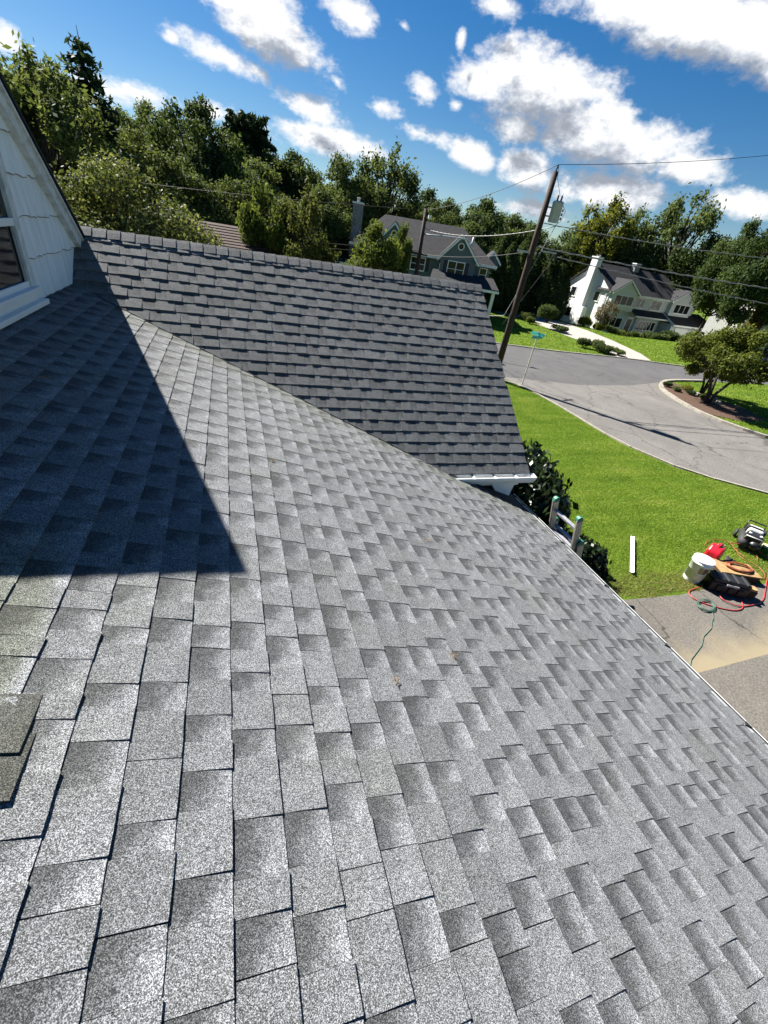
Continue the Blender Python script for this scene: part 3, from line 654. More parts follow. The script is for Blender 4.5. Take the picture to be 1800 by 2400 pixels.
M['leaf_olive'] = leaf_mat('olive_leaves', (0.0325, 0.0450, 0.0125), (0.0725, 0.0875, 0.0275), (0.1313, 0.1475, 0.0525), .4)
M['leaf_yellow'] = leaf_mat('yellowing_leaves', (.045, .062, .010), (.115, .135, .024), (.21, .22, .055), .5)
M['leaf_glossy'] = leaf_mat('glossy_leaves', (.024, .040, .014), (.085, .108, .036), (.21, .23, .095), .42, .55, .9, .08)
M['needle'] = leaf_mat('conifer_needles', (0.0104, 0.0221, 0.0117), (0.0247, 0.0442, 0.0221), (0.0546, 0.0832, 0.0390), .25)
M['bark'] = mat('tree_bark', (.045, .036, .028), .9, .5, 9, .6)
M['bark_light'] = mat('pale_bark', (.10, .085, .07), .9, .4, 9, .5)

def leaf_mesh(P, Nrm, size, asp, rng, mname, m):
    """n leaf quads at P with normals Nrm"""
    n = len(P); A = rng.normal(size=(n, 3)); A -= Nrm*(A*Nrm).sum(1)[:, None]; A /= np.linalg.norm(A, axis=1)[:, None]+1e-9
    B = np.cross(Nrm, A); s = (size*(.6+.8*rng.random(n)))[:, None] if np.ndim(size) == 0 else (size*(.6+.8*rng.random(n)))[:, None]
    a = A*s*asp*.5; b = B*s*.5
    V = np.stack([P-a, P+b*.95, P+a, P-b*.95], 1).reshape(-1, 3)
    me = bpy.data.meshes.new(mname); me.vertices.add(4*n); me.vertices.foreach_set('co', V.astype('f').ravel())
    me.loops.add(4*n); me.loops.foreach_set('vertex_index', np.arange(4*n, dtype='i'))
    me.polygons.add(n); me.polygons.foreach_set('loop_start', np.arange(0, 4*n, 4, dtype='i'))
    me.update(calc_edges=True); me.validate(); me.materials.append(m); return me
def unit(v): return v/(np.linalg.norm(v, axis=-1, keepdims=True)+1e-9)
def lobe_points(lobes, n, rng, shell=.5):
    w = np.array([r**2.2 for *_, r in lobes]); idx = rng.choice(len(lobes), n, p=w/w.sum())
    C = np.array([l[:3] for l in lobes])[idx]; R = np.array([l[3] for l in lobes])[idx]
    d = unit(rng.normal(size=(n, 3))); rr = R*(shell + (1-shell)*rng.random(n)**.6)
    d2 = d*np.array([1, 1, .85]); P = C + d2*rr[:, None]*(1+.18*rng.normal(size=(n, 1)))
    N = unit(d + .9*rng.normal(size=(n, 3)) + np.array([0, 0, .35])); return P, N
def make_tree(kind, seed, mleaf, mbark, n=5000, leaf=.028, H=1.0, trunkless=False):
    """unit-height tree: returns (trunk mesh, crown mesh)"""
    rng = np.random.default_rng(seed); r = random.Random(seed); lobes = []; tb = MB(); asp = 1.7
    if kind in ('oak', 'round', 'airy', 'spread'):
        rx, cz, rz, nl = {'oak': (.27, .56, .34, 40), 'round': (.30, .56, .34, 36), 'airy': (.27, .60, .36, 70), 'spread': (.52, .60, .34, 46)}[kind]
        lr = {'oak': (.07, .13), 'round': (.09, .14), 'airy': (.035, .075), 'spread': (.08, .15)}[kind]
        for i in range(nl):
            d = unit(rng.normal(size=3)); q = (.35+.65*rng.random()**.5)
            p = np.array([d[0]*rx*q, d[1]*rx*q, cz+d[2]*rz*q])
            if p[2] < .26: p[2] = .26+.1*rng.random()
            lobes.append((*p, r.uniform(*lr)*(1.15-.5*abs(p[2]-cz)/rz)))
        lobes.append((.01, 0, cz+rz*.82, lr[0]*1.25))
        nt_ = 3 if kind == 'spread' else 1
        fork = .30 if kind != 'spread' else .12
        tb.tube([(0,0,-.03), (.008,.004,.12), (-.006,.008,fork), (.01,0,.55), (0,.006,.78)], [.026,.020,.017,.011,.003], 7)
        if kind == 'spread':
            tb.v, tb.f = [], []
            for k in range(3):
                a = 2.1*k+.4; tb.tube([(.02*math.cos(a),.02*math.sin(a),-.04), (.05*math.cos(a),.05*math.sin(a),.15), (.16*math.cos(a),.16*math.sin(a),.38), (.28*math.cos(a+.2),.28*math.sin(a+.2),.6)], [.024,.020,.014,.006], 7)
        for l in lobes:
            z0 = max(fork*.8, min(.62, l[2]*.60)); b = np.array([r.uniform(-.01,.01), r.uniform(-.01,.01), z0])
            if kind == 'spread':
                k_ = int(round((math.atan2(l[1], l[0])-.4)/2.1)) % 3; a_ = 2.1*k_+.5; b = np.array([.2*math.cos(a_), .2*math.sin(a_), .45])
            mid = b*.5+np.array(l[:3])*.5+np.array([0,0,-.03])+rng.normal(size=3)*.012
            tb.tube([b, mid, l[:3]], [.009,.006,.002], 5, False)
        if kind == 'airy': shell = .1
        else: shell = .35
        P, N = lobe_points(lobes, n, rng, shell)
        if kind == 'airy': P[:, 2] += .03*rng.normal(size=n); P[:, :2] *= 1+.06*rng.normal(size=(n, 1)); asp = 2.0
    elif kind in ('spruce', 'pine'):
        tb.tube([(0,0,-.03), (0,.004,.4), (.004,0,.8), (0,0,1.0)], [.020,.013,.006,.001], 6)
        Ps, Ns = [], []; tiers = 19 if kind == 'spruce' else 16
        for t in range(tiers):
            z = (.12 if kind == 'spruce' else .35) + (.87 if kind == 'spruce' else .62)*t/tiers; q = 1-(z-.1)/.93
            rad = (.17*q**.75+.012)*(.6+.75*rng.random()) if kind == 'spruce' else (.17*math.sin(min(1, q*1.5+.12)*2.2)+.02)*(.6+.7*rng.random())
            for a in np.linspace(0, 2*math.pi, 8 if kind == 'spruce' else 6)[:-1] + rng.random()*2:
                a += rng.normal()*.25; L = rad*(.7+.5*rng.random()); droop = -.25 if kind == 'spruce' else .25
                tip = np.array([math.cos(a)*L, math.sin(a)*L, z+droop*L]); base = np.array([0, 0, z])
                tb.tube([base, tip], [.004, .001], 4, False)
                m_ = max(4, int(n/(tiers*8)*(L/.11)))
                s = rng.random(m_)**.7; pp = base+(tip-base)*s[:, None]+rng.normal(size=(m_, 3))*np.array([.012,.012,.008]); pp[:, 2] -= .018*rng.random(m_)
                Ps.append(pp); Ns.append(unit(rng.normal(size=(m_, 3))+[0, 0, .8]))
        P, N = np.concatenate(Ps), np.concatenate(Ns); asp = 3.0
    elif kind == 'column':
        tb.tube([(0,0,-.03), (0,0,.9)], [.02,.004], 6)
        z = rng.random(n)**.9; q = np.clip(1-z, 0, 1); prof = .16*np.minimum(1, (q*2.2))**.7*np.minimum(1, .55+z*3)
        a = rng.random(n)*6.283; rr = prof*(.72+.33*rng.random(n))*(1+.16*np.sin(a*7+z*23))
        P = np.stack([np.cos(a)*rr, np.sin(a)*rr, z*.98+.01], 1); N = unit(np.stack([np.cos(a), np.sin(a), .4+0*a], 1)+.7*rng.normal(size=(n, 3))); asp = 2.2
    elif kind == 'shrub':
        for i in range(14):
            a = rng.random()*6.28; q = rng.random()**.5*.55; lobes.append((math.cos(a)*q, math.sin(a)*q, .35+.35*rng.random()*(1-q), r.uniform(.2, .32)))
        for l in lobes: tb.tube([(0,0,-.02), (l[0]*.5, l[1]*.5, .2), l[:3]], [.02,.014,.004], 5, False)
        P, N = lobe_points(lobes, n, rng, .55); P[:, 2] = np.maximum(P[:, 2], .01)
    crown = leaf_mesh(P, N, leaf, asp, rng, 'crown', mleaf)
    me = bpy.data.meshes.new('trunk'); me.from_pydata(tb.v, [], tb.f); me.update(); me.shade_smooth(); me.materials.append(mbark)
    return me, crown
def plant(name, meshes, x, y, H, wid=1.0, rz=0.0, z=None, label=None, cat='tree', group=None, parts=('trunk', 'crown')):
    z = float(terrain_z(x, y)) if z is None else z
    root = empty(name, (x, y, z), rz); tag(root, label, cat, group)
    for nm, me in zip(parts, meshes):
        o = bpy.data.objects.new(nm, me); col.objects.link(o); o.parent = root; o.scale = (H*wid, H*wid, H)
    return root
T = {}
T['oak'] = [make_tree('oak', s, M['leaf_dark'], M['bark'], 22000, .0140) for s in (1, 2, 3)]
T['mid'] = [make_tree('oak', s, M['leaf_mid'], M['bark'], 22000, .0135) for s in (4, 5)]
T['airy'] = [make_tree('airy', s, M['leaf_mid'], M['bark'], 10500, .0125) for s in (6, 7)]
T['olive'] = [make_tree('airy', 8, M['leaf_olive'], M['bark'], 16000, .014)]
T['yellow'] = [make_tree('airy', 9, M['leaf_yellow'], M['bark'], 9500, .014)]
T['light'] = [make_tree('oak', 10, M['leaf_light'], M['bark'], 16000, .0165)]
T['spruce'] = [make_tree('spruce', 11, M['needle'], M['bark'], 5200, .013)]
T['pine'] = [make_tree('pine', 12, M['needle'], M['bark'], 6000, .02)]
T['round'] = [make_tree('round', 13, M['leaf_dark'], M['bark'], 18000, .016)]
T['column'] = [make_tree('column', 14, M['leaf_dark'], M['bark'], 12000, .017)]
T['pear'] = [make_tree('round', 15, M['leaf_glossy'], M['bark'], 70000, .0082)]
T['spread'] = [make_tree('spread', 16, leaf_mat('lawn_tree_leaves', (.034, .052, .012), (.092, .118, .026), (.175, .20, .058), .46), M['bark'], 22000, .020)]
T['shrub_d'] = [make_tree('shrub', 17, M['leaf_dark'], M['bark'], 4000, .06)]
T['shrub_m'] = [make_tree('shrub', 18, M['leaf_mid'], M['bark'], 4000, .06)]
T['shrub_l'] = [make_tree('shrub', 19, M['leaf_light'], M['bark'], 4000, .06)]
T['shrub_y'] = [make_tree('shrub', 20, M['leaf_yellow'], M['bark'], 4000, .06)]
T['rhodo'] = [make_tree('shrub', 21, leaf_mat('rhododendron_leaves', (.006, .014, .005), (.014, .026, .009), (.030, .048, .016), .2, .35, .9, .35), M['bark'], 15000, .045)]
T['blossom'] = [make_tree('spread', 22, leaf_mat('pale_fading_leaves', (.06, .05, .03), (.15, .13, .09), (.26, .23, .18), .35), M['bark_light'], 2500, .032)]
WOOD = 'trees of the wooded hillside'
def wood(kind, i, x, y, H, w, label, grp=None, rz=0): return plant({'spruce': 'spruce_tree', 'pine': 'pine_tree'}.get(kind, 'broadleaf_tree'), T[kind][i], x, y, H - float(terrain_z(x, y)), w, rz, None, label, 'tree', grp)
wood('airy', 0, -9.3, 34.9, 11.2, 1.12, 'tall airy tree at the left edge beside the pointed spruce', None, .4)
wood('airy', 1, -13.2, 36.5, 11.8, 1.15, 'airy tree cut by the left edge above the gable', None, 2.0)
wood('spruce', 0, -8.3, 43.2, 13.4, 1.25, 'lone dark spruce with pointed top standing against the sky')
wood('oak', 0, -1.8, 48.0, 13.0, .95, 'tallest dark dense tree left of centre with ragged top', None, 1.0)
wood('oak', 1, .6, 50.0, 11.0, .9, 'dark tree leaning on the right of the tallest dark tree', None, 2.2)
wood('pine', 0, 2.0, 75.0, 16.0, .8, 'left one of two thin pines on the skyline', None, 0)
wood('pine', 0, 4.2, 74.9, 16.2, .8, 'right one of two thin pines on the skyline', None, 1.7)
wood('round', 0, 9.0, 71.4, 13.4, .95, 'rounded dark tree above the brown roof on the skyline', None, .3)
wood('mid', 0, 12.0, 54.7, 12.6, .8, 'mid green tree rising behind the grey stone chimney', None, .8)
wood('airy', 1, 17.6, 57.3, 14.2, .98, 'tall feathery tree behind the grey house roof', None, 1.2)
wood('oak', 2, 24.9, 63.3, 12.2, 1.0, 'dark round-topped tree behind the street lamp arm', None, .4)
wood('oak', 0, 25.1, 56.7, 10.8, .85, 'dark tree just right of the grey house roof', None, 2.4)
wood('round', 0, 31.0, 58.3, 11.6, .98, 'dark twin-topped tree left of the transformer pole', None, 1.9)
wood('oak', 1, 36.1, 60.0, 11.4, .9, 'dark tree right behind the top of the transformer pole', None, .2)
wood('yellow', 0, 49.1, 58.0, 14.8, .92, 'yellow-green airy tree behind the white house chimney', None, .5)
wood('airy', 0, 54.5, 57.8, 14.6, .72, 'slim airy tree behind the white house roof', None, 1.0)
wood('airy', 1, 58.9, 54.1, 17.0, .92, 'tall wind-blown tree behind the right end of the white house', None, 2.8)
wood('oak', 2, 50.6, 38.6, 13.2, .62, 'big dark tree right of the white house with dark trunk', None, .9)
wood('oak', 0, 49.5, 35.0, 12.4, .7, 'dark tree cut by the right edge above the far house', None, 2.9)
fills = [('oak',1,-11.8,74,14.4,.95),('mid',1,-9.5,81,16.6,.9),('mid',1,-8.6,61,11.6,.95),('mid',0,-10.9,57,10.2,1.),('oak',0,-6.3,80,15.6,1.),('mid',1,6.1,72,13.2,1.),('oak',1,12.3,74,12.6,1.),
 ('oak',0,19.4,72,12.8,1.1),('oak',1,26,51.9,9,1.1),('round',0,37,60,10.2,1.),('oak',2,41.5,63,10.8,1.),('oak',0,47.6,60,11.4,1.),('mid',1,54,58,13,1.),('oak',1,60,50,13,1.),('mid',0,-6.9,39.4,8.3,1.1),('mid',0,-3.4,39.6,8.6,1.1),('mid',1,.5,40.2,7.8,1.1),('oak',2,8.1,46,8.6,1.2),('mid',0,4.0,40,7.2,1.15),
 ('oak',0,-16,62,15,1.1),('mid',1,-20,50,12,1.1),('oak',1,-17,80,17,1.1),('oak',2,-3,66,12.6,1.1),('mid',0,3,62,11.4,1.2),('mid',0,14,64,10.8,1.2),('mid',1,21,60,9.8,1.2),('oak',2,30,66,10.6,1.2),('oak',0,42,64,10.8,1.2),('oak',1,34,50,7.4,1.2),('oak',2,56,62,12.5,1.2),('mid',1,66,46,13,1.1),('oak',0,60,40,13.5,1.1),('oak',2,56,34,13,1.1),('oak',1,30.5,52,7.2,1.2),('oak',0,66,36,14,1.1)]
for k, (kd, i, x, y, H, w) in enumerate(fills):
    wood(kd, i, x, y, H, w, 'green tree merging into the wooded hillside behind the houses', WOOD, k*1.3)
# nearer trees
plant('pear_tree', T['pear'][0], -2.4, 14.6, 6.25, 1.02, .6, None, 'glossy-leaved bushy tree just behind the left end of the ridge', 'tree')
plant('pear_tree', T['pear'][0], -1.0, 15.4, 4.9, .78, 2.6, None, 'lower glossy bushy tree left of the brown roof', 'tree')
plant('broadleaf_tree', T['light'][0], 1.7, 23.9, 6.9, .62, .4, None, 'bright green tree right of the brown roof', 'tree')
plant('broadleaf_tree', T['olive'][0], 3.3, 22.8, 6.6, .80, 1.0, None, 'olive twiggy tree between brown roof and stone chimney', 'tree')
plant('broadleaf_tree', T['light'][0], 7.9, 27.4, 6.4, .88, 2.0, None, 'light green tree in front of the left grey house gable', 'tree')
plant('broadleaf_tree', T['light'][0], 9.95, 28.6, 6.6, .40, 3.1, None, 'narrow light green tree beside the street lamp pole', 'tree')
plant('lawn_tree', T['spread'][0], 25.2, 16.7, 4.3, 1.0, .5, None, 'low spreading tree on the mulch bed of the corner lawn', 'tree')
plant('lawn_tree', T['spread'][0], 27.2, 18.6, 3.6, .85, 2.2, None, 'second small tree with slanting stem at back of the mulch bed', 'tree')
plant('lawn_tree', T['blossom'][0], 39.3, 41.4, 3.3, .7, .3, None, 'pale thin-leaved small tree before the white gable wall', 'tree')
plant('lawn_tree', T['shrub_d'][0], 29.6, 38.3, 2.0, .7, .3, .5, 'small weeping tree beside the concrete driveway', 'tree')
for k, (x, y, H) in enumerate(((27.2,46.2,6.2),(29.4,47.6,6.8),(31.6,48.4,7.2),(33.6,48.8,7.0),(34.6,47.2,6.4),(35.4,46.2,5.6),(35.9,45.4,4.6),(33.0,50.5,7.8),(30.0,50.5,7.6))):
    plant('arborvitae', T['column'][0], x, y, H, 1.25, k*.9, None, ('tall dark conical evergreen number %s from the left in the driveway hedge' % ('one two three four five six seven'.split()[k]) if k < 7 else ('left' if k == 8 else 'right')+' one of two taller evergreens behind the driveway hedge'), 'tree', 'evergreen hedge by the concrete driveway')
SH = [('shrub_d',5.0,6.2,2.15,.55,'large dark rhododendron behind the ladder under the gutter')]
def shrub(kind, x, y, H, w, label, grp=None, rz=0.0): return plant('shrub', T[kind][0], x, y, H, w, rz, None, label, 'shrub', grp, ('stem', 'crown'))
shrub('rhodo', 5.25, 6.0, 2.5, .68, 'large dark rhododendron between the ladder and the cross roof gutter', None, .3)
shrub('rhodo', 5.75, 4.45, 1.5, .6, 'small dark shrub at the foot of the ladder', None, 1.4)
shrub('shrub_m', 29.4, 41.6, 1.2, .8, 'rounded shrub at the far left end of the concrete driveway', None, .2)
shrub('shrub_l', 28.7, 39.8, .9, .9, 'pale rounded shrub in front of the footpath', None, .9)
shrub('shrub_d', 30.2, 36.6, .8, 1.5, 'low dark shrub left of the concrete driveway', None, 1.9)
for k, (x, y, H, w) in enumerate(((27.2,29.6,.95,.9),(28.0,29.0,1.1,.8),(27.9,28.2,.85,1.),(28.8,28.4,.8,1.),(29.2,27.9,.6,1.2))):
    shrub('shrub_d' if k % 2 == 0 else 'shrub_m', x, y, H, w, 'dark shrub, %s from the back in the clump at the driveway entrance' % 'first second third fourth fifth'.split()[k], 'shrubs at the driveway entrance', k*1.1)
FS = [('shrub_y',38.2,42.8,1.2),('shrub_y',39.3,41.7,.9),('shrub_m',40.6,41.2,1.0),('shrub_l',42.4,41.6,1.1),('shrub_l',43.9,41.0,1.0),('shrub_m',45.2,41.6,1.2),('shrub_d',47.2,41.6,1.4),('shrub_m',48.3,41.0,1.3),('shrub_d',50.4,41.4,1.8),('shrub_m',51.6,40.4,1.2),('shrub_l',52.9,40.6,1.1),('shrub_d',54.4,41.6,2.0)]
for k, (kd, x, y, H) in enumerate(FS):
    shrub(kd, x, y, H+.2, .85, '%s shrub, %s from the left in the planting along the white house front' % ({'y': 'yellowish', 'm': 'mid green', 'l': 'pale green', 'd': 'dark'}[kd[-1]], 'first second third fourth fifth sixth seventh eighth ninth tenth eleventh twelfth'.split()[k]), 'shrubs along the white house front', k*.8)
for k, (kd, x, y, H) in enumerate((('shrub_d',25.2,19.4,.42),('shrub_m',25.0,18.6,.4),('shrub_d',25.5,18.0,.38),('shrub_y',26.1,18.8,.5),('shrub_l',25.6,17.2,.4),('shrub_y',26.4,17.5,.42))):
    shrub(kd, x, y, H, .95, 'small %s clump plant, %s from the kerb tip in the mulch bed' % ({'y': 'yellow', 'm': 'green', 'l': 'pale green', 'd': 'dark'}[kd[-1]], 'first second third fourth fifth sixth'.split()[k]), 'plants in the mulch bed', k)
for k, (x, y, s) in enumerate(((25.9,17.9,.25),(26.3,17.2,.3),(26.0,16.6,.22))):
    mb = MB(); n = 8
    for j in range(4):
        for i in range(n):
            a = 6.283*i/n; rr = s*(1, .95, .7, .25)[j]*(.8+.4*R_.random()); mb.v.append((math.cos(a)*rr, math.sin(a)*rr*.8, s*(0, .35, .65, .8)[j]))
    mb.f = [(j*n+i, j*n+(i+1) % n, (j+1)*n+(i+1) % n, (j+1)*n+i) for j in range(3) for i in range(n)] + [tuple(range(3*n, 4*n))]
    o = mb.build('boulder', M['kerb']); o.location = (x, y, .02); tag(o, ('left', 'middle', 'right')[k]+' one of three pale boulders in the mulch bed', 'rock', 'boulders in the mulch bed')
# undergrowth below the wood, grass
def scatter_grass(name, polys, dens, h, w, holes=(), parent=None, label='short green lawn grass'):
    Ps = []
    def inside(px, py, poly):
        c = np.zeros(len(px), bool); n = len(poly)
        for i in range(n):
            x0, y0 = poly[i]; x1, y1 = poly[(i+1) % n]
            if y0 == y1: continue
            c ^= ((y0 > py) != (y1 > py)) & (px < (x1-x0)*(py-y0)/(y1-y0)+x0)
        return c
    for poly in polys:
        a = np.array(poly); lo, hi = a.min(0), a.max(0); n = int((hi-lo).prod()*dens)
        px, py = lo[0]+NP.random(n)*(hi[0]-lo[0]), lo[1]+NP.random(n)*(hi[1]-lo[1]); k = inside(px, py, poly)
        for hpoly in holes: k &= ~inside(px, py, hpoly)
        Ps.append(np.stack([px[k], py[k]], 1))
    P = np.concatenate(Ps); n = len(P); z = terrain_z(P[:, 0], P[:, 1])
    a = NP.random(n)*6.283; lean = NP.normal(size=(n, 2))*.55*h; hh = h*(.55+.7*NP.random(n)); ww = w*(.6+.8*NP.random(n))
    B = np.stack([P[:, 0], P[:, 1], z-.004], 1); s = np.stack([np.cos(a)*ww/2, np.sin(a)*ww/2, 0*a], 1); t = np.stack([lean[:, 0], lean[:, 1], hh], 1)
    V = np.stack([B-s, B+s, B+t], 1).reshape(-1, 3)
    me = bpy.data.meshes.new(name); me.vertices.add(3*n); me.vertices.foreach_set('co', V.astype('f').ravel()); me.loops.add(3*n); me.loops.foreach_set('vertex_index', np.arange(3*n, dtype='i'))
    me.polygons.add(n); me.polygons.foreach_set('loop_start', np.arange(0, 3*n, 3, dtype='i')); me.update(calc_edges=True); me.materials.append(M['grass'])
    o = bpy.data.objects.new(name, me); col.objects.link(o); tag(o, label, 'grass', kind='stuff'); return o
near_lawn = [(3.6,4.2),(7.05,4.12),(7.6,3.98),(8.3,4.06),(8.9,3.95),(9.4,4.14),(10.2,3.92),(10.9,4.0),(13.4,4.0),(17.2,6.6),(16.05,7.3),(14.15,9.2),(13.55,11.2),(13.55,12.8),(13.65,14.6),(13.55,16.8),(13.05,18.6),(12.1,18.95),(8,19.4),(4,19.9),(3.6,9)]
scatter_grass('lawn_grass', [near_lawn], 2300, .050, .014, (), None, 'mown green lawn between the house and the side road')
scatter_grass('far_lawn_grass', [[(25.9,20.2),(27.2,20.9),(30.8,21.4),(39.3,22.0),(46,22),(46,6),(29,7.2),(24.9,10.0),(23.2,11.8),(22.7,13.2),(22.6,14.4)]], 260, .06, .045, (bed,), None, 'mown corner lawn beyond the side road')
scatter_grass('far_lawn_grass', [[(18,28.2),(21.8,27.2),(28.4,27.4),(29.6,31),(29.4,36),(30.5,42),(26,46),(16,46)], [(32.1,27.1),(33.6,26.0),(60,25.9),(60,44),(36.5,44),(36.5,40),(35.4,34.7),(33.6,29.5)]], 110, .07, .07, (), None, 'sunlit lawns along the far side of the cross street')

# ------------------------------------------------------------------ utility poles and wires
M['pole'] = mat('creosoted_wood', (.034, .020, .014), .85, .45, 12, .4)
M['transformer'] = mat('grey_enamel', (.34, .37, .39), .4, .08, 6)
M['wire'] = mat('black_cable', (.012, .012, .012), .6, .1, 5)
M['wire_grey'] = mat('weathered_cable', (.22, .22, .22), .5, .15, 5)
M['steel'] = mat('galvanised_steel', (.34, .35, .36), .4, .2, 12, metal=.6)
M['porcelain'] = mat('brown_porcelain', (.06, .03, .02), .3, .1, 5)
PX, PY = 12.46, 18.73
up = tag(empty('utility_pole', (PX, PY, 0)), 'tall brown utility pole with grey transformer near its top', 'utility pole')
MB().tube([(0,0,-.3), (.03,-.02,3), (.06,-.035,6), (.09,-.05,8.3)], [.165,.15,.13,.11], 14).build('post', M['pole'], up, True)
tr_ = MB().lathe([(.0,0),(.20,0),(.215,.03),(.215,.62),(.225,.63),(.225,.67),(.19,.72),(.0,.74)], (.46,-.31,6.66), 20).build('transformer', M['transformer'], up, True)
for k, (dx, dy) in enumerate(((-.06,.04),(.07,-.03))):
    MB().lathe([(.0,0),(.035,0),(.045,.03),(.03,.06),(.045,.09),(.03,.12),(.04,.15),(.02,.2),(.012,.27)], (.46+dx,-.31+dy,7.38), 10).build('bushing', M['porcelain'], tr_, True)
for zz in (6.85, 7.15): MB().obox((.27,-.17,zz), (.83,-.56,0), (.56,.83,0), (0,0,1), .16, .03, .025).build('bracket', M['steel'], tr_)
for k in range(3): MB().lathe([(0,0),(.03,0),(.045,.025),(.02,.05),(.04,.07),(0,.1)], (.69,-.44,6.78+.14*k), 8).build('secondary_bushing', M['porcelain'], tr_, True)
MB().tube([(.09,-.05,8.3),(.12,-.07,8.52)], .03, 8).build('pin_insulator', M['porcelain'], up)
MB().tube([(.13,-.08,8.48),(.2,-.14,8.1),(.42,-.28,7.62)], .010, 6).build('jumper', M['wire_grey'], up)
MB().tube([(.62,-.38,7.3),(.78,-.5,7.1),(.72,-.47,6.75),(.6,-.4,6.6)], .012, 6).build('jumper', M['wire_grey'], up)
MB().obox((-.12,.08,5.50), (.83,-.56,0), (.56,.83,0), (0,0,1), .42, .035, .04).build('crossarm', M['steel'], up)
MB().obox((.62,-.43,5.62), (.83,-.56,0), (.56,.83,0), (0,0,1), .34, .03, .03).build('crossarm', M['steel'], up)
for dx in (.72, .9): MB().lathe([(0,0),(.05,0),(.06,.1),(.04,.2),(0,.22)], (dx,-dx*.68,5.40), 8).build('splice_case', M['rubber'], up, True)
MB().tube([(.02,.10,0.5),(.05,.08,5.2)], .03, 6).build('conduit', M['wire_grey'], up)
# street lamp pole
lp = tag(empty('street_lamp_pole', (10.99, 27.92, 0)), 'dark pole with long curved street lamp arm before the grey house', 'street lamp')
MB().tube([(0,0,-.3),(0,0,3.4),(-.03,.01,6.85)], [.14,.125,.10], 12).build('post', M['pole'], lp, True)
arm = MB().tube([(0,0,5.62),(.6,-.27,5.66),(1.4,-.64,5.72),(2.1,-.95,5.74),(2.6,-1.18,5.72)], [.045,.04,.04,.035,.035], 8).build('lamp_arm', M['transformer'], lp, True)
MB().tube([(0,0,5.95),(.7,-.32,5.78),(1.2,-.55,5.71)], .012, 6).build('brace', M['wire_grey'], lp)
MB().lathe([(0,-.12),(.12,-.10),(.15,0),(.13,.06),(.07,.14),(.05,.34),(0,.36)], (2.72,-1.24,5.56), 14).build('lamp_head', M['transformer'], lp, True)
MB().obox((0,0,4.62), (.83,-.5,0), (.5,.83,0), (0,0,1), .5, .05, .06).build('crossarm', M['pole'], lp)
MB().obox((.22,-.1,6.5), (1,0,0), (0,1,0), (0,0,1), .07, .07, .09).build('photocell', M['white'], lp)
def wire(a, b, sag, m, label, rr=.012, twist=False, grp=None):
    a, b = Vector(a), Vector(b); n = 28; pts = []
    for i in range(n+1):
        t = i/n; p = a.lerp(b, t); p.z -= sag*4*t*(1-t); pts.append(p)
    mb = MB().tube(pts, rr, 6)
    o = mb.build('overhead_wire', m, None, True); tag(o, label, 'wire', grp)
    if twist:
        q = []
        for i in range(n*8+1):
            t = i/(n*8); p = a.lerp(b, t); p.z -= sag*4*t*(1-t); q.append(p+Vector((0, math.cos(t*160)*rr*1.3, math.sin(t*160)*rr*1.3)))
        MB().tube(q, rr*.55, 5).build('lashing', M['wire_grey'], o, True)
    return o
PT = Vector((PX+.12, PY-.07, 8.52)); L2 = Vector((10.96, 27.93, 6.8))
def beyond(a, b, k): a, b = Vector(a), Vector(b); return a + (b-a)*k
wire(PT, (34.0, 19.0, 13.6), .35, M['wire'], 'highest thin wire running from the pole top to the right edge', .011)
wire(PT, L2, .25, M['wire'], 'thin wire from the transformer pole top down to the lamp pole', .011)
wire((PX+.19, PY-.12, 6.59), (36.3, 16.1, 8.0), .35, M['wire_grey'], 'pale twisted cable leaving the pole just below the transformer', .015, True)
wire((PX+.12, PY-.08, 5.75), (37.2, 15.0, 6.4), .30, M['wire_grey'], 'thick pale cable bundle from the lower bracket to the right', .022, True)
wire((PX+.88, PY-.6, 5.5), (37.8, 14.2, 5.25), .25, M['wire_grey'], 'lowest pale cable crossing in front of the white house', .016, True)
wire((PX+.6, PY-.4, 6.6), (PX-.3, PY+.2, 2.9), .05, M['wire_grey'], 'slanting twisted cable dropping along the transformer pole', .014, True)
wire((PX+.88, PY-.6, 5.45), (PX-.1, PY+.5, 2.4), .0, M['wire'], 'thin slack cable dropping from the lower bracket of the pole', .010)
wire((PX+.6, PY-.4, 6.55), (11.1, 27.9, 5.9), .35, M['wire_grey'], 'pale sagging cable between transformer pole and lamp pole', .014, True)
wire((PX-.1, PY+.1, 5.5), (11.0, 27.9, 4.65), .2, M['wire'], 'dark lower cable between the two poles', .012)
wire((PX-.3, PY+.2, 2.9), (14.5, 31.0, 2.6), .5, M['wire_grey'], 'low slack cable looping left from the foot of the transformer pole', .012, True)
wire(L2, (-22, 41.5, 5.6), .5, M['wire'], 'upper dark wire crossing the trees left of the lamp pole', .014)
wire((10.9, 27.9, 4.75), (-22, 41, 3.9), .5, M['wire'], 'middle dark wire crossing the trees left of the lamp pole', .016)
wire((10.9, 27.9, 4.55), (-22, 40.5, 3.3), .5, M['wire'], 'lower dark wire crossing the trees left of the lamp pole', .014)
# street sign
M['sign_teal'] = mat('teal_sign_enamel', (.05, .38, .38), .4, .1, 5)
M['post_paint'] = mat('pale_post_paint', (.42, .41, .34), .5, .1, 8)
ss = tag(empty('street_sign', (13.64, 17.98, 0)), 'teal street name sign on a thin pale post at the corner', 'street sign')
MB().tube([(0,0,-.2),(0,0,2.32)], .028, 10).build('post', M['post_paint'], ss)
for k, (a, zz) in enumerate(((.25, 2.26), (-1.2, 2.40))):
    d = Vector((math.cos(a), math.sin(a), 0)); nrm = Vector((-d.y, d.x, 0))
    pl = MB().obox((0,0,zz), d, nrm, (0,0,1), .36, .006, .065).build('sign_plate', M['sign_teal'], ss)
MB().lathe([(0,0),(.035,0),(.035,.05),(0,.06)], (0,0,2.46), 8).build('cap', M['steel'], ss)

